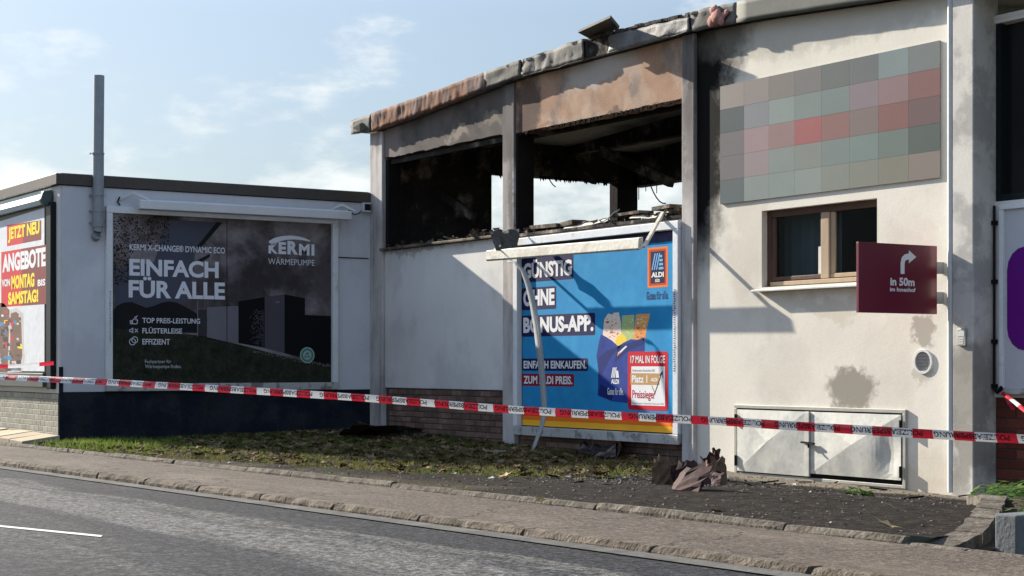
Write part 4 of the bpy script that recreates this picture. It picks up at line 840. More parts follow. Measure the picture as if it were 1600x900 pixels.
# ---------------------------------------------------------------- billboard: blue discount poster on the burnt facade
B = Plane('y', D0)
bb3 = empty('billboard', (6.05, 0, .1), 'bright blue billboard with boxed slogans on the burnt facade', 'billboard', 'billboards on the walls')
bx0, bx1, bz0, bz1 = 4.235, 7.862, .085, 2.79
frame_rails(bb3, B, bx0, bx1, bz0, bz1, .10, .09, M_white_frame, M_bare_frame, .002, .12)
BP = Plane('y', D0-.03)
mb = MB(); B.poly(mb, [(bx0+.10, bz0+.12), (bx1-.10, bz0+.12), (bx1-.10, bz1-.10), (bx0+.10, bz1-.10)], .012, 0, pix=False); mb.build('backing_board', flat('old paste board', (56, 54, 58), var=.3), bb3)
# pasted sheet with slight ripples
mb = MB(); nx, nzz = 90, 60
ps = (bx0+.125, bz0+.135, bx1-.125, bz1-.235)
def ripple(x, z): return .020
vs = [(ps[0]+(ps[2]-ps[0])*i/nx, 0, ps[1]+(ps[3]-ps[1])*j/nzz) for i in range(nx+1) for j in range(nzz+1)]
vs = [B.P(x, z, ripple(x, z)) for x, _, z in vs]; n = nzz+1
mb.add(vs, [(i*n+j, (i+1)*n+j, (i+1)*n+j+1, i*n+j+1) for i in range(nx) for j in range(nzz)])
mb.build('poster_sheet', mat('poster blue', (.022, .245, .50), rough=.8, var=.04, scale=3, fine=14, bump=.12, bump_scale=7, col2=(.028, .275, .53), mix_scale=2), bb3, smooth=True)
mb = MB(); vs1 = [B.P(x, bz1-.235+.002*nz(x*9, 0, 1), .022+.004*nz(x*6, 1, 1)) for x in lsp(ps[0], ps[2], 60)]; vs2 = [B.P(x, bz1-.125+.012*nz(x*8, 3, 1), .020+.012*nz(x*5, 5, 2)) for x in lsp(ps[0], ps[2], 60)]
mb.strip(vs1, vs2); mb.build('torn_top_strip', mat('dark blue torn paper', lin((52, 50, 84)), rough=.5, var=.3, scale=7, fine=20, bump=.5, bump_scale=9, col2=lin((96, 96, 130)), mix_scale=6, mix_lo=.6, mix_hi=.7), bb3, smooth=True)
CB = [flat('slogan navy', (34, 32, 76)), flat('slogan wine', (140, 28, 52)), flat('stripe red', (196, 48, 44)), flat('stripe orange', (232, 120, 36)), flat('stripe yellow', (246, 178, 52)), flat('bag blue', (40, 62, 138), var=.25, scale=3, fine=8), flat('panel red', (196, 30, 48)), M_white_print,
      flat('ribbon gold', (188, 146, 92)), flat('badge navy', (24, 26, 58)), flat('badge orange', (236, 122, 40)), flat('badge rust', (190, 66, 40)), flat('pack green', (172, 190, 130)), flat('pack cream', (236, 212, 190)), flat('pack tan', (222, 160, 96)), flat('pack rust', (170, 84, 60)), flat('fruit yellow', (240, 204, 70)), flat('bag dark', (28, 42, 104), var=.2), flat('strap orange', (226, 128, 70))]
mb = MB(); S = .0204
def bpoly(pts, off, mi): B.poly(mb, pts, off, mi)
def brect(u0, v0, u1, v1, off, mi, r=.02):
    um = (u0+u1)/2; a0 = B.px(u0, v0)[0]; a1 = B.px(u1, v1)[0]
    return a0, a1
SL = []
def slogan(t, u0, u1, vt0, vb0, vt1, vb1, mi, bold=.045, pad=.045):
    """box: left column u0 with top/bottom rows vt0,vb0; right column u1 with vt1,vb1"""
    a0, bt0 = B.px(u0, vt0); bb0 = B.px(u0, vb0)[1]; a1, bt1 = B.px(u1, vt1); bb1_ = B.px(u1, vb1)[1]
    t_, b__ = (bt0+bt1)/2, (bb0+bb1_)/2; B.arect(mb, a0, b__, a1, t_, S, mi, r=.03); SL.append((t, a0, a1, b__, t_, bold, pad))
slogan('GÜNSTIG', 817, 898, 402, 441, 399, 437, 0); slogan('OHNE', 817, 871, 450, 485, 447.5, 482.5, 0); slogan('BONUS-APP.', 817, 932, 493, 526, 489, 524, 0)
slogan('EINFACH EINKAUFEN.', 817.5, 921, 560.5, 579, 559.5, 580, 0, .03); slogan('ZUM ALDI PREIS.', 817.5, 899, 584, 603, 584, 604, 1, .03)
# stripes along the foot
z0 = ps[1]
for k, (h0, h1, mi) in enumerate(((.0, .075, 4), (.075, .135, 3), (.135, .20, 2))): B.arect(mb, ps[0], z0+h0, ps[2], z0+h1, S, mi)
# shopping bag with groceries
# shopping bag with groceries: many small printed patches
bpoly([(943, 534), (946, 500), (952, 490), (962, 492), (964, 538)], S+.0002, 13); bpoly([(959, 538), (960, 489), (969, 488), (972, 504), (974, 538)], S+.0003, 13)
bpoly([(972, 540), (974, 493), (993, 492), (993, 536)], S+.0002, 12); bpoly([(990, 538), (996, 491), (1018, 490), (1013, 512), (1009, 536)], S+.00025, 14)
rp = random.Random(27)
def bits(u0, v0, u1, v1, n, cols, smin, smax, off):
    for k in range(n):
        u, v = rp.uniform(u0, u1), rp.uniform(v0, v1); q = rp.uniform(smin, smax); h = q*rp.uniform(.4, 1.1); bpoly([(u-q, v-h*.7), (u+q*.6, v-h), (u+q, v+h*.6), (u-q*.5, v+h)], off+.000004*k, rp.choice(cols))
bits(946, 497, 962, 530, 26, [15, 6, 15, 7, 3], .7, 2.2, S+.0004); bits(961, 492, 970, 532, 14, [15, 6, 7], .6, 1.8, S+.0004); bits(975, 496, 991, 530, 22, [12, 7, 16, 12, 13], .6, 1.6, S+.0004); bits(996, 512, 1010, 532, 20, [18, 10, 15, 18], .9, 2.6, S+.0004); bits(999, 494, 1014, 512, 18, [16, 7, 15, 13], .7, 1.9, S+.0004)
bpoly([(962, 540), (966, 526), (974, 521), (981, 527), (981, 540)], S+.0006, 16)
bpoly([(934, 556), (938, 534), (941, 522), (950, 527), (958, 532), (968, 541), (977, 535), (988, 530), (998, 531), (1009, 527), (1009, 560), (1007, 600), (1004, 624), (984, 630), (958, 627), (936, 618), (937, 580)], S+.0008, 5)
for q in ([(936, 560), (950, 548), (968, 541), (975, 538), (958, 556), (944, 582), (938, 590)], [(968, 541), (1009, 529), (1009, 537), (984, 548), (962, 566)], [(996, 560), (1009, 552), (1008, 590), (1002, 606)], [(940, 600), (962, 612), (958, 626), (937, 617)]): bpoly(q, S+.00095, 17)
bpoly([(967, 552), (980, 540), (982, 541.5), (969, 554)], S+.0011, 7); bpoly([(966, 555), (971, 550), (972, 551.5), (967, 556.5)], S+.0012, 18)
# winner panel
a0, b0 = B.px(983, 640); a1, b1 = B.px(1046, 561); B.arect(mb, a0, .485, a1, 1.215, S+.00120, 6, r=.045); pw = (a0+.075, a1-.06, .545, 1.03); B.arect(mb, pw[0], pw[2], pw[1], pw[3], S+.00144, 7)
B.arect(mb, pw[0]-.02, .80, pw[0]+.57, .945, S+.00168, 8)
ck = [(pw[1]-.26, .79), (pw[1]-.20, .70), (pw[1]-.05, .97)]; B.line(mb, ck[:2], .018, S+.00192, 8); B.line(mb, ck[1:], .016, S+.00192, 9); B.line(mb, [(pw[1]-.10, .92), ck[2], (pw[1]-.04, .89)], .014, S+.00192, 9)
# badge
ba0, bt = B.px(1014, 388); ba1, bbm = B.px(1045.5, 448); bzt, bzb = 2.47, 1.93
bzt = (B.px(1014, 388)[1]+B.px(1045.5, 384.5)[1])/2; bzb = (B.px(1014, 450)[1]+B.px(1045.5, 448)[1])/2
B.arect(mb, ba0, bzb, ba1, bzt, S, 10); B.arect(mb, ba0+.03, bzb+.025, ba1-.03, bzt-.025, S+.00020, 11); B.arect(mb, ba0+.06, bzb+.05, ba1-.06, bzt-.05, S+.00040, 9)
mb.build('printed_picture', CB, bb3)
mb = Letters(); T = S+.0024
for t, a0_, a1_, zb_, zt_, bold, pad in SL: B.text(mb, t, a0_+pad, zb_+.05*(.6 if zt_-zb_ < .2 else 1), a1_-pad*.8, zt_-.05*(.6 if zt_-zb_ < .2 else .5), T, bold, 0)
for p in B.px(0, 0)[0:0]: pass
B.text(mb, '17 MAL IN FOLGE', a0+.06, 1.07, a1-.06, 1.165, T, .02, 0); B.text(mb, 'Platz 1', pw[0]+.01, .825, pw[0]+.33, .92, T, .03, 0); B.text(mb, 'ALDI', pw[0]+.40, .845, pw[0]+.53, .89, T, .05, 0)
B.text(mb, 'Preissieger', pw[0]+.02, .60, pw[1]-.19, .735, T, .015, 1); B.text(mb, 'Kundenmonitor Deutschland 2025', pw[0]+.02, .965, pw[1]-.2, .995, T, 0, 2); B.text(mb, 'in der Kategorie Lebensmittel, Discounter 2025', pw[0]+.02, .555, pw[1]-.02, .58, T, 0, 2)
# badge mark: slanted strokes over a stack
bw = ba1-ba0; bh = bzt-bzb; cx = ba0+bw*.2; mb.mark()
for k in range(3):
    x = ba0+bw*(.20+.11*k); B.poly(mb, [(x, bzb+bh*.44), (x+bw*.06, bzb+bh*.44), (x+bw*.06+bw*.16, bzb+bh*.85), (x+bw*.16, bzb+bh*.85)], T, 3, pix=False)
for k in range(4):
    z = bzb+bh*(.44+.10*k); B.poly(mb, [(ba0+bw*(.55+.02*k), z), (ba0+bw*(.80-.02*k), z), (ba0+bw*(.79-.02*k), z+bh*.06), (ba0+bw*(.56+.02*k), z+bh*.06)], T, 3, pix=False)
B.text(mb, 'ALDI', ba0+bw*.19, bzb+bh*.25, ba1-bw*.19, bzb+bh*.38, T, .05, 0); B.text(mb, 'SÜD', ba0+bw*.38, bzb+bh*.13, ba1-bw*.38, bzb+bh*.22, T, .04, 0)
g0, gz = B.px(1012, 456); g1, gz1 = B.px(1046, 463); B.text(mb, 'Gutes für alle.', g0, gz-.10, g1, gz, T, .015, 4)
# small mark on the bag
m0, mz = B.px(957, 590); mb.mark()
for k in range(3): B.poly(mb, [(m0+.03*k, mz), (m0+.02+.03*k, mz), (m0+.06+.03*k, mz+.13), (m0+.04+.03*k, mz+.13)], T, 0, pix=False)
B.poly(mb, [(m0+.10, mz), (m0+.17, mz), (m0+.15, mz+.09), (m0+.11, mz+.09)], T, 0, pix=False); B.text(mb, 'ALDI', m0, mz-.08, m0+.17, mz-.02, T, .04, 0); B.text(mb, 'Gutes für alle.', m0-.08, mz-.22, m0+.26, mz-.13, T, .02, 0)
mb.build('lettering', [M_white_print, flat('winner red', (176, 30, 50)), flat('small grey', (110, 108, 110)), flat('mark pale blue', (120, 176, 226)), flat('note navy', (30, 40, 92))], bb3)
mb = MB(); rp = random.Random(15)
for k in range(36):
    z = 1.95-k*.028; x = bx1-.06+rp.uniform(-.008, .008); B.poly(mb, [(x-.018, z), (x+rp.uniform(.005, .02), z+.003), (x+rp.uniform(.005, .02), z+rp.uniform(.008, .018)), (x-.016, z+.012)], .098, 0, pix=False)
mb.build('writing_strokes', M_ink, bb3)  # short strokes stand for unreadable writing on the right rail
# lamp bar broken loose, hanging low in front
YL = -.35
pa, pb = at_y(764, 400, YL), at_y(1003, 381, YL)
mb = MB(); t = (pb-pa)
prof = [(.02, .085), (-.045, .070), (-.055, -.055), (-.03, -.075), (.02, -.06)]
mb.prism([pa+Vector((0, y, z)) for y, z in prof], (0, 0, 0), t); lmp = mb.build('lamp_bar', M_lamp_dirty, bb3, bevel=.006, label='heat-yellowed lamp bar hanging loose')
mb = MB(); mb.bar(at_y(1036, 332, .0), at_y(1006, 386, YL-.02), .045, .03); mb.build('lamp_arm', M_lamp_dirty, lmp); mb = MB(); mb.bar(at_y(792, 372, .02), pa+Vector((.05, -.02, .0)), .045, .03); mb.build('lamp_arm', M_lamp_dirty, lmp)

# scorched sheet hooked on the pier over the lamp bar
def crumple(pts, nu, nv, amp, seed, fq=1.0):
    """bilinear patch of four corner points, folded by noise"""
    a, b, c, d = [Vector(p) for p in pts]; mb = MB(); V = []
    nrm = (b-a).cross(d-a).normalized()
    for i in range(nu+1):
        for j in range(nv+1):
            s, t = i/nu, j/nv; p = a*(1-s)*(1-t)+b*s*(1-t)+c*s*t+d*(1-s)*t
            f = abs(nz(s*3*fq+seed, t*2*fq, seed))*2-.5+.6*abs(nz(s*6*fq, t*5*fq+seed, 2)); p = p+nrm*amp*f+Vector((nz(s*4, t*4, seed+3), nz(s*4, t*4, seed+6), 0))*amp*.4
            V.append(p)
    n = nv+1; mb.add(V, [(i*n+j, (i+1)*n+j, (i+1)*n+j+1, i*n+j+1) for i in range(nu) for j in range(nv)]); return mb
mb = crumple([at_y(766, 362, -.40), at_y(812, 357, -.05), at_y(808, 392, -.20), at_y(775, 391, -.45)], 8, 6, .05, 3.3)
o = mb.build('twisted_sheet', M_zinc_dark); tag(o, 'sooty bent metal sheet caught on the pier above the hanging lamp bar', 'metal sheet'); o.modifiers.new('t', 'SOLIDIFY').thickness = .01
# long bent strip dangling from the lamp bar to the grass
path = [(796, 409, -.44), (806, 411, -.44), (818, 424, -.43), (826, 446, -.42), (833, 475, -.41), (839, 510, -.41), (844, 550, -.42), (848, 590, -.44), (850.5, 625, -.47), (851, 645, -.50), (849, 658, -.54), (844, 674, -.59), (833, 703, -.70)]
pts = [at_y(*p) for p in path]; fine = []
for i in range(len(pts)-1):
    for k in range(4): fine.append(pts[i].lerp(pts[i+1], k/4))
fine.append(pts[-1]); mb = MB(); A = []; C_ = []
for i, p in enumerate(fine):
    w = .028+.030*min(1, i/len(fine)*2.2); tw = .6-.9*i/len(fine); A.append(p+Vector((-w*math.cos(tw), -w*math.sin(tw), 0))); C_.append(p+Vector((w*math.cos(tw), w*math.sin(tw), 0)))
mb.strip(A, C_); o = mb.build('dangling_strip', M_strip, smooth=True); tag(o, 'pale bent plastic strip dangling in front of the blue billboard to the grass', 'strip'); o.modifiers.new('t', 'SOLIDIFY').thickness = .012

# ---------------------------------------------------------------- billboard with purple shape, far right
bb4 = empty('billboard', (13.5, YR, .75), 'white billboard with a big purple shape at the right edge', 'billboard', 'billboards on the walls')
R = Plane('y', YR)
px0 = oy(1561, 500, YR-.05)[0]
frame_rails(bb4, R, px0, px0+3.76, .76, 2.62, .05, .05, M_white_frame, M_bare_frame, .002, .06)
mb = MB(); R.arect(mb, px0+.05, .82, px0+3.71, 2.57, .02); mb.build('poster_sheet', mat('pale poster', (.50, .50, .52), rough=.6, var=.04, fine=14, bump=.05), bb4)
mb = MB(); u0 = oy(1576, 460, YR)[0]; R.arect(mb, u0, oy(1590, 548, YR)[1], u0+.9, oy(1590, 386, YR)[1], .024, 0, r=.22); mb.build('printed_picture', flat('print purple', (98, 24, 122)), bb4)

# ---------------------------------------------------------------- projecting wine-red sign
sg = empty('hanging_sign', (12.0, 0, 1.9), 'wine red projecting sign with white arrow beside the right pier', 'sign')
SX = 12.0; SP = Plane('x', SX)
mb = MB(); mb.box(SX-.035, SX, -1.135, -.055, 1.555, 2.237); mb.build('sign_panel', M_sign_red, sg, bevel=.004)
for z in (2.02, 1.72): mb = MB(); mb.box(SX-.03, SX-.006, -.054, D0, z-.06, z+.06); mb.build('bracket', M_pipe, sg, bevel=.004)
mb = Letters(); O = .001
def sp(u, v): return SP.px(u, v)
arrow = [(1407, 428), (1407, 411), (1409, 402), (1413.5, 397.5), (1420, 396), (1420, 391), (1431.5, 401.5), (1420, 411.5), (1420, 405.5), (1416.5, 406), (1414, 408.5), (1413.3, 413), (1413.3, 428)]
q = [sp(*p) for p in arrow]
mb.add([SP.P(*p, O) for p in q], [(0, 1, 11, 12), (1, 2, 10, 11), (2, 3, 9, 10), (3, 4, 8, 9), (4, 5, 6), (4, 6, 8), (8, 6, 7)])
def stext(t, u0, v0, u1, v1, bold): a0_, zt_ = sp(u0, v0); a1_, zb_ = sp(u1, v1); SP.text(mb, t, a0_, zb_, a1_, zt_, O, bold)
stext('in 50m', 1391, 433, 1429, 447.5, .035); stext('im Innenhof', 1390.5, 448.5, 1430.5, 456.5, .03)
mb.build('lettering', M_white_print, sg)

# ---------------------------------------------------------------- barrier tapes
def ribbon(path, width, name, label, block=.2, lettering=True, tilt=0.0, start=0.0, group=None, fold=True):
    path = [Vector(p) for p in path]; P = []
    # resample with Catmull-Rom
    for i in range(len(path)-1):
        p0, p1, p2, p3 = path[max(i-1, 0)], path[i], path[i+1], path[min(i+2, len(path)-1)]
        for k in range(14):
            t = k/14; P.append(.5*((2*p1)+(p2-p0)*t+(2*p0-5*p1+4*p2-p3)*t*t+(3*p1-p0-3*p2+p3)*t**3))
    P.append(path[-1]); cum = [0]
    for a, b in zip(P[:-1], P[1:]): cum.append(cum[-1]+(b-a).length)
    def at(s):
        s = max(0, min(cum[-1]-1e-6, s)); i = 0; lo, hi = 0, len(cum)-1
        while hi-lo > 1:
            m = (lo+hi)//2
            if cum[m] <= s: lo = m
            else: hi = m
        f = (s-cum[lo])/(cum[hi]-cum[lo]); return P[lo].lerp(P[hi], f), (P[hi]-P[lo]).normalized()
    tw = tilt if callable(tilt) else (lambda s: tilt)
    def surf(s, t, off=0):
        """t in -1..1 across the band"""
        p, d = at(s); side = Vector((d.y, -d.x, 0)).normalized(); a = tw(s); up = Vector((0, 0, 1))*math.cos(a)-side*math.sin(a); nrm = side*math.cos(a)+Vector((0, 0, 1))*math.sin(a)
        bow = -.012*max(0, t-.15)/.85*(1 if fold else 0)
        return p+up*(t*width/2)+nrm*(off+bow+.003*math.sin(s*5.3+t*2))
    root = empty(name, at(0)[0], label, 'barrier tape', 'police barrier tapes'); mb = MB(); s = start-block*2; k = 0; ts = [-1, -.4, .15, .6, 1]
    while s < cum[-1]:
        a, b = max(0, s), min(cum[-1], s+block)
        if b > a:
            n = 4; rows = [[surf(a+(b-a)*i/n, t) for t in ts] for i in range(n+1)]
            for r0, r1 in zip(rows[:-1], rows[1:]): mb.strip(r0, r1, k % 2)
        s += block; k += 1
    mb.build('tape_band', [M_tape_red, M_tape_white], root, smooth=True)
    if lettering:
        vs, fs = glyphs('POLIZEIABSPERRUNG', .02); xs = [v[0] for v in vs]; ys_ = [v[1] for v in vs]; x0, x1, y0, y1 = min(xs), max(xs), min(ys_), max(ys_); Lt = .72; mb = Letters(); s = start+.1
        while s+Lt < cum[-1]:
            mb.mark(); mb.add([surf(s+Lt*(1-(x-x0)/(x1-x0)), .70-1.15*(y-y0)/(y1-y0), .0015) for x, y in vs], fs); s += Lt+.11
        mb.build('lettering', M_ink, root)
    return root, at, cum[-1]
def pd(u, v, dpt): r = ray(u, v); return Vector((EX, EY, EZ))+r*dpt
main_path = [pd(-130, 577, 22.6), pd(0, 588.5, 21.9), pd(150, 596, 21.0), pd(350, 608, 19.9), pd(560, 621.5, 18.8), pd(820, 641.5, 17.4), pd(1100, 657, 16.1), pd(1300, 669.5, 15.1), pd(1500, 681.5, 14.2), pd(1600, 686.5, 13.75), pd(1720, 692, 13.2)]
ribbon(main_path, .082, 'barrier_tape', 'long red and white barrier tape strung across the whole front', .20, True, tilt=lambda s: .75-1.0*min(1, s/7) if s < 14 else max(-1.0, -.25-.35*(s-14)))
ribbon([pd(-60, 572, 23.5), pd(0, 572.5, 23.6), pd(40, 571, 23.7), pd(84, 567, 23.8)], .06, 'barrier_tape', 'short red and white tape end tied to the white offer billboard', .42, False, tilt=.3, start=.2)
r_, _, _ = ribbon([at_y(1566, 614, .2), at_y(1578, 622, -.1), at_y(1600, 640, -.8), at_y(1640, 668, -2)], .04, 'barrier_tape', 'twisted red tape end tied to the cable above the red brick', .55, False, tilt=.9)
mb = MB(); kn = at_y(1562, 610, .22)
mb.tube([kn+Vector((-.09, .02, .02)), kn+Vector((-.03, 0, -.02)), kn+Vector((.04, -.02, .03)), kn+Vector((.0, .0, .0))], .02, 6); mb.build('knot', M_black, r_)
tl = [at_y(1566, 613, .2), at_y(1572, 622, .2), at_y(1577, 632, .19), at_y(1583, 641, .2)]; mb = MB(); mb.strip([p+Vector((-.02, 0, 0)) for p in tl], [p+Vector((.03, 0, .01)) for p in tl]); mb.build('loose_end', M_tape_red, r_)

# ---------------------------------------------------------------- wreckage on the ground
def g(u, v, z=None):
    """ground point on the verge under a photo position"""
    z = -.05
    for _ in range(6): x, y = oz(u, v, z); z = vz(x, y)
    return Vector((x, y, z))
def wreck(name, label, panels, th=.006):
    root = empty(name, panels[0][0][0], label, 'scrap metal', 'fire scrap on the ground')
    for k, (pts, m, amp) in enumerate(panels): mb = crumple(pts, 7, 5, amp*.8, 1.7+k*2.9, .9); o = mb.build('sheet_panel', m, root); o.modifiers.new('t', 'SOLIDIFY').thickness = th
    return root
c = g(1020, 762); 
def off(p, dx, dy, dz): return p+Vector((dx, dy, dz))
def off(p, dx, dy, dz): return p+Vector((dx, dy, dz))
def shards(name, label, spec, seed):
    """bent plates: each folded along one crease, standing or leaning on the ground"""
    root = empty(name, spec[0][0], label, 'scrap metal', 'fire scrap on the ground'); rp = random.Random(seed)
    for (c, w, h, yaw, lean, m) in spec:
        d = Vector((math.cos(yaw), math.sin(yaw), 0)); nrm = Vector((-d.y, d.x, 0)); up = (Vector((0, 0, 1))*math.cos(lean)+nrm*math.sin(lean)); n = 5; mb = MB(); V = []
        cr = rp.uniform(.3, .7); fold = rp.uniform(.25, .6)
        for i in range(n+1):
            for j in range(n+1):
                s_, t = i/n-.5, j/n; f = abs(s_+.5-cr+.25*(t-.5))
                p = c+d*(w*s_*(1-.35*t+.2*nz(s_*3, t*3, seed+w)))+up*(h*t*(1+.35*nz(s_*4, seed, w*9)))+nrm*(w*fold*(f-.25)+.03*nz(s_*5, t*5, seed+h))
                V.append(Vector((p.x, p.y, max(p.z, c.z+.004))))
        q = n+1; mb.add(V, [(i*q+j, (i+1)*q+j, (i+1)*q+j+1, i*q+j+1) for i in range(n) for j in range(n)])
        o = mb.build('sheet_panel', m, root); o.modifiers.new('t', 'SOLIDIFY').thickness = .008
S_, P_, T_ = M_scorched, M_scorched_sunlit, M_scorched_tan
shards('crumpled_sheet', 'folded brown roofing sheet with sunlit faces painted pink on the asphalt by the grass', [
    (g(1062, 766), .46, .26, -.15, .7, P_), (g(1034, 758), .20, .24, .7, -.1, T_), (g(1040, 757), .24, .20, 1.3, .25, S_), (g(1076, 760), .26, .22, .9, .3, S_), (g(1052, 756), .36, .20, .1, -.3, S_), (g(1082, 767), .16, .10, .4, .9, P_)], 4)
shards('crumpled_sheet', 'torn dark metal scrap with tan inner side lying beside the cellar door', [
    (g(1112, 750), .32, .26, .25, -.2, S_), (g(1098, 754), .20, .22, -.2, .35, T_), (g(1121, 756), .20, .26, .8, .2, T_), (g(1108, 758), .30, .16, -.1, .6, S_), (g(1126, 752), .16, .20, 1.4, -.2, S_), (g(1092, 760), .20, .12, .3, .8, S_), (g(1116, 746), .12, .32, .5, .15, P_)], 8)
a0, a1, a2, a3 = g(528, 680), g(640, 682), g(655, 668), g(545, 664)
wreck('charred_sheet', 'black charred sheet lying on the shaded grass at the foot of the brick wall', [([a0, a1, a2+Vector((0, .1, .06)), a3+Vector((0, .1, .30))], M_soot, .12), ([a1, a2, a2+Vector((.3, 0, .03)), a1+Vector((.35, -.05, .02))], M_soot, .05)])
b0, b1, b2, b3 = g(900, 712), g(962, 722), g(960, 708), g(905, 702)
wreck('charred_sheet', 'burnt rolled cladding remnant on the ground under the blue billboard', [([b0, b1, b2+Vector((0, .05, .20)), b3+Vector((0, .05, .16))], M_soot, .10), ([b1, b2, b2+Vector((.05, .05, .22)), b1+Vector((.08, 0, .20))], M_scorched, .05)])
mb = MB(); a, b_ = g(757, 708), g(790, 709); mb.bar(a+Vector((0, 0, .03)), b_+Vector((0, 0, .03)), .05, .02); tag(mb.build('white_batten', M_strip), 'thin pale batten lying on the grass left of the dangling strip', 'batten')

def scatter(name, label, cat, n, dom, smin, smax, m, seed, shape):
    mb = MB(); rp = random.Random(seed)
    for k in range(n):
        p = dom(rp)
        if p is None: continue
        s = rp.uniform(smin, smax); a = rp.random()*6.28
        shape(mb, p, s, a, rp)
    return tag(mb.build(name, m), label, cat, kind='stuff')
def chip(mb, p, s, a, rp):
    e = [Vector((math.cos(a+k*2.1)*s, math.sin(a+k*2.1)*s, rp.uniform(0, s*.4))) for k in range(3)]; t = Vector((0, 0, s*rp.uniform(.3, .8))); mb.add([p+x for x in e]+[p+t], [(0, 1, 2), (0, 1, 3), (1, 2, 3), (2, 0, 3)])
def leafshape(mb, p, s, a, rp, z=.01):
    pts = []
    tilt = rp.uniform(-.5, .5); t2 = rp.uniform(-.4, .4)
    for k in range(10):
        r = s*(1 if k % 2 == 0 else .5)*(1.15 if k == 0 else 1); an = a+k*.628; x, y = r*math.cos(an), r*math.sin(an); pts.append(p+Vector((x, y, z+s*.35+tilt*x+t2*y+.25*abs(x*y)/s)))
    mb.add(pts+[p+Vector((0, 0, z+s*.2))], [(k, (k+1) % 10, 10) for k in range(10)])
def dom_lawn(rp):
    x = rp.uniform(.7, 10.2); y = rp.uniform(Y_IN+.12, -.02)
    return Vector((x, y, vz(x, y))) if lawn_mask(x, y) > rp.random()*.9 else None
def dom_apron(rp):
    y = rp.uniform(Y_IN+.1, -.1); x = rp.uniform(4.5, edge_x(y)-.1)
    return Vector((x, y, vz(x, y))) if lawn_mask(x, y) < .7 else None
def dom_near_wreck(rp):
    x = rp.gauss(10.3, 1.0); y = rp.gauss(-2.4, .7); return Vector((x, y, vz(x, y))) if Y_IN+.1 < y < -.1 else None
def grass():
    mb = MB(); rp = random.Random(77); n = 0; sun_painted = mat('lush grass blades', (.13, .21, .03), rough=.7, var=.3, scale=6, bump=0, col2=(.14, .17, .04), mix_scale=4, trans=.35)  # second, brighter green paints sunlight into the blades at the front left
    while n < 42000:
        x = .5+rp.random()*9.9; y = rp.uniform(Y_IN+.10, -.02); k = lawn_mask(x, y)
        if rp.random() > k**1.5*(.45+.9*max(0, .5+nz(x, y, 5, 1.4))): n += .15; continue
        n += 1; z = vz(x, y); h = rp.uniform(.03, .085)*(1.25 if x < 3 and y < -4.2 else .8); a = rp.random()*6.28; w = .006; dx, dy = math.cos(a)*w, math.sin(a)*w; lx, ly = rp.uniform(-.05, .05), rp.uniform(-.05, .05)
        mb.add([(x-dx, y-dy, z-.005), (x+dx, y+dy, z-.005), (x+lx, y+ly, z+h)], [(0, 1, 2)], 1 if rp.random() < max(0, min(.9, (4.6-x)/2.5))*(1 if y < -4.2 else .35) or (9 < x and rp.random() < .25) else 0)
    tag(mb.build('grass', [M_grass, sun_painted]), 'patchy grass strip in front of the buildings', 'grass', kind='stuff')
grass()
scatter('fallen_leaves', 'brown leaf litter scattered over the grass strip', 'leaves', 2300, dom_lawn, .03, .075, M_leaf_lit, 51, leafshape)
scatter('grit', 'pale grit and chips scattered over the rough asphalt', 'grit', 3200, dom_apron, .005, .022, mat('pale chips', (.10, .088, .074), col2=(.26, .235, .20), mix_scale=19, mix_lo=.56, mix_hi=.64, rough=.9, var=.3, scale=20, bump=0), 52, chip)
scatter('burnt_fragments', 'burnt crumbs and splinters around the scrap metal', 'debris', 700, dom_near_wreck, .006, .035, M_debris, 53, chip)
for (u, v, s, lab) in ((1385, 829, .085, 'large dry maple leaf on the dark asphalt near the kerb'), (788, 749, .075, 'pale dry leaf lying against the inner kerb below the blue billboard'), (1120, 806, .06, 'small curled leaf caught on the inner kerb stones right of the scrap'), (1390, 796, .05, 'brown leaf pair on the asphalt below the cellar doors'), (253, 725, .07, 'flattened leaf on the pavement near the left grass corner'), (845, 788, .06, 'light leaf on the pavement below the dangling strip')):
    mb = MB(); rp = random.Random(int(u)); x, y = oz(u, v, .05)
    z = vz(x, y) if y > Y_IN else pav(x)-.01
    x, y = oz(u, v, z); leafshape(mb, Vector((x, y, z)), s, 1.0, rp, .012); tag(mb.build('fallen_leaf', M_leaf_dry), lab, 'leaf', 'single leaves lying on the paving')
def stick(mb, p, s, a, rp):
    d = Vector((math.cos(a), math.sin(a), rp.uniform(-.05, .25)))*s; mb.bar(p+Vector((0, 0, .012)), p+d+Vector((0, 0, .012)), s*.12, s*.09)
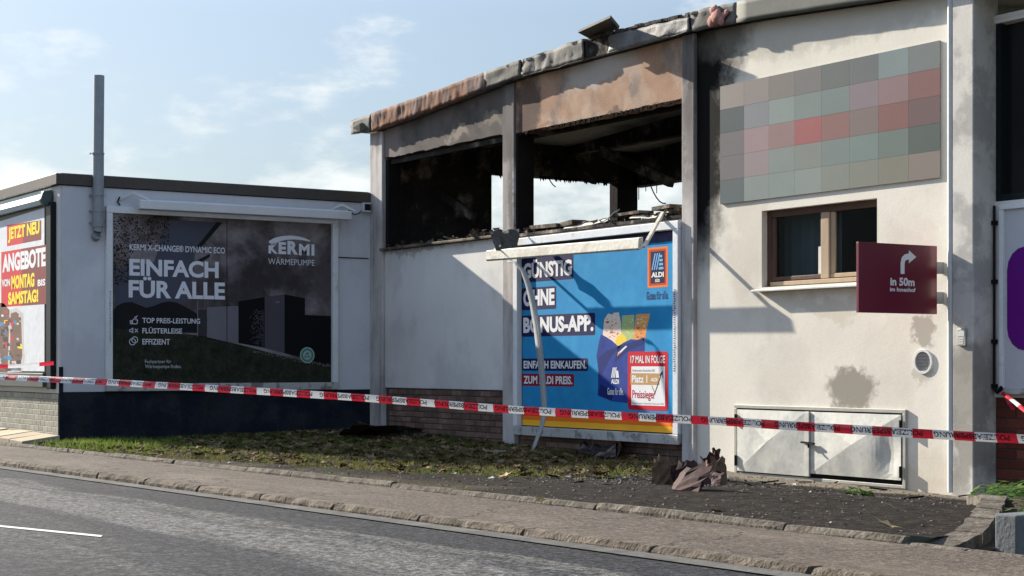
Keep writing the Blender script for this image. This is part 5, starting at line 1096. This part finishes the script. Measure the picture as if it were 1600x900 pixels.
scatter('charred_sticks', 'charred slivers of timber strewn between the grass and the cellar doors', 'debris', 60, lambda rp: (lambda x, y: Vector((x, y, vz(x, y))))(rp.gauss(9.6, 1.3), max(-5.2, min(-.15, rp.gauss(-1.9, 1.0)))), .05, .20, M_soot_plain, 54, stick)
scatter('pale_scraps', 'pale plaster and foil scraps strewn below the blue billboard', 'debris', 70, lambda rp: (lambda x, y: Vector((x, y, vz(x, y))))(rp.gauss(7.6, 1.7), max(-5.4, min(-.15, rp.gauss(-2.4, 1.3)))), .012, .05, mat('plaster scraps', (.42, .40, .37), rough=.9, var=.2, bump=0), 55, chip)
# plants
def plant(mb, c, n, r, h, rp, ls):
    for k in range(n):
        a = rp.random()*6.28; rr = r*math.sqrt(rp.random()); p = c+Vector((math.cos(a)*rr, math.sin(a)*rr, h*rp.random()*(1-.5*rr/r))); s = ls*rp.uniform(.6, 1.2); an = rp.random()*6.28; d = Vector((math.cos(an), math.sin(an), rp.uniform(-.3, .6)))*s; e = Vector((-math.sin(an), math.cos(an), rp.uniform(-.3, .3)))*s*.5
        mb.add([p-d, p+e, p+d, p-e], [(0, 1, 2, 3)])
mb = MB(); rp = random.Random(61); c = g(1341, 775); plant(mb, c, 70, .13, .10, rp, .045); tag(mb.build('weed', M_ivy), 'small green weed growing in the asphalt below the right cellar door', 'plant')
mb = MB()
for k in range(150):
    x = rp.uniform(13.6, 17.2); y = rp.uniform(-4.6, -1.2)
    if x < edge_x(y)+.25 or x > 17.15 or y < -4.5: continue
    plant(mb, Vector((x, y, bed_z(y)+.02)), 24, .2, .13, rp, .045)
for k in range(26):
    y = rp.uniform(-2.2, -.1); x = edge_x(y)+rp.uniform(.2, 1.3); plant(mb, Vector((x, y, interp(-y, [(0, -.22), (3.5, .10)]))), 24, .18, .14, rp, .045)
tag(mb.build('ivy_bed', M_ivy), 'bright green ivy and weeds filling the bed at the right edge', 'ground cover', kind='stuff')
# weeds in the joint of the inner kerb
mb = MB()
for k in range(14):
    x = rp.uniform(.2, 12); plant(mb, Vector((x, Y_IN+.13, pav(x)+.03)), 8, .06, .05, rp, .025)
tag(mb.build('kerb_weeds', M_ivy), 'tiny weeds along the inner kerb joint', 'weeds', kind='stuff')
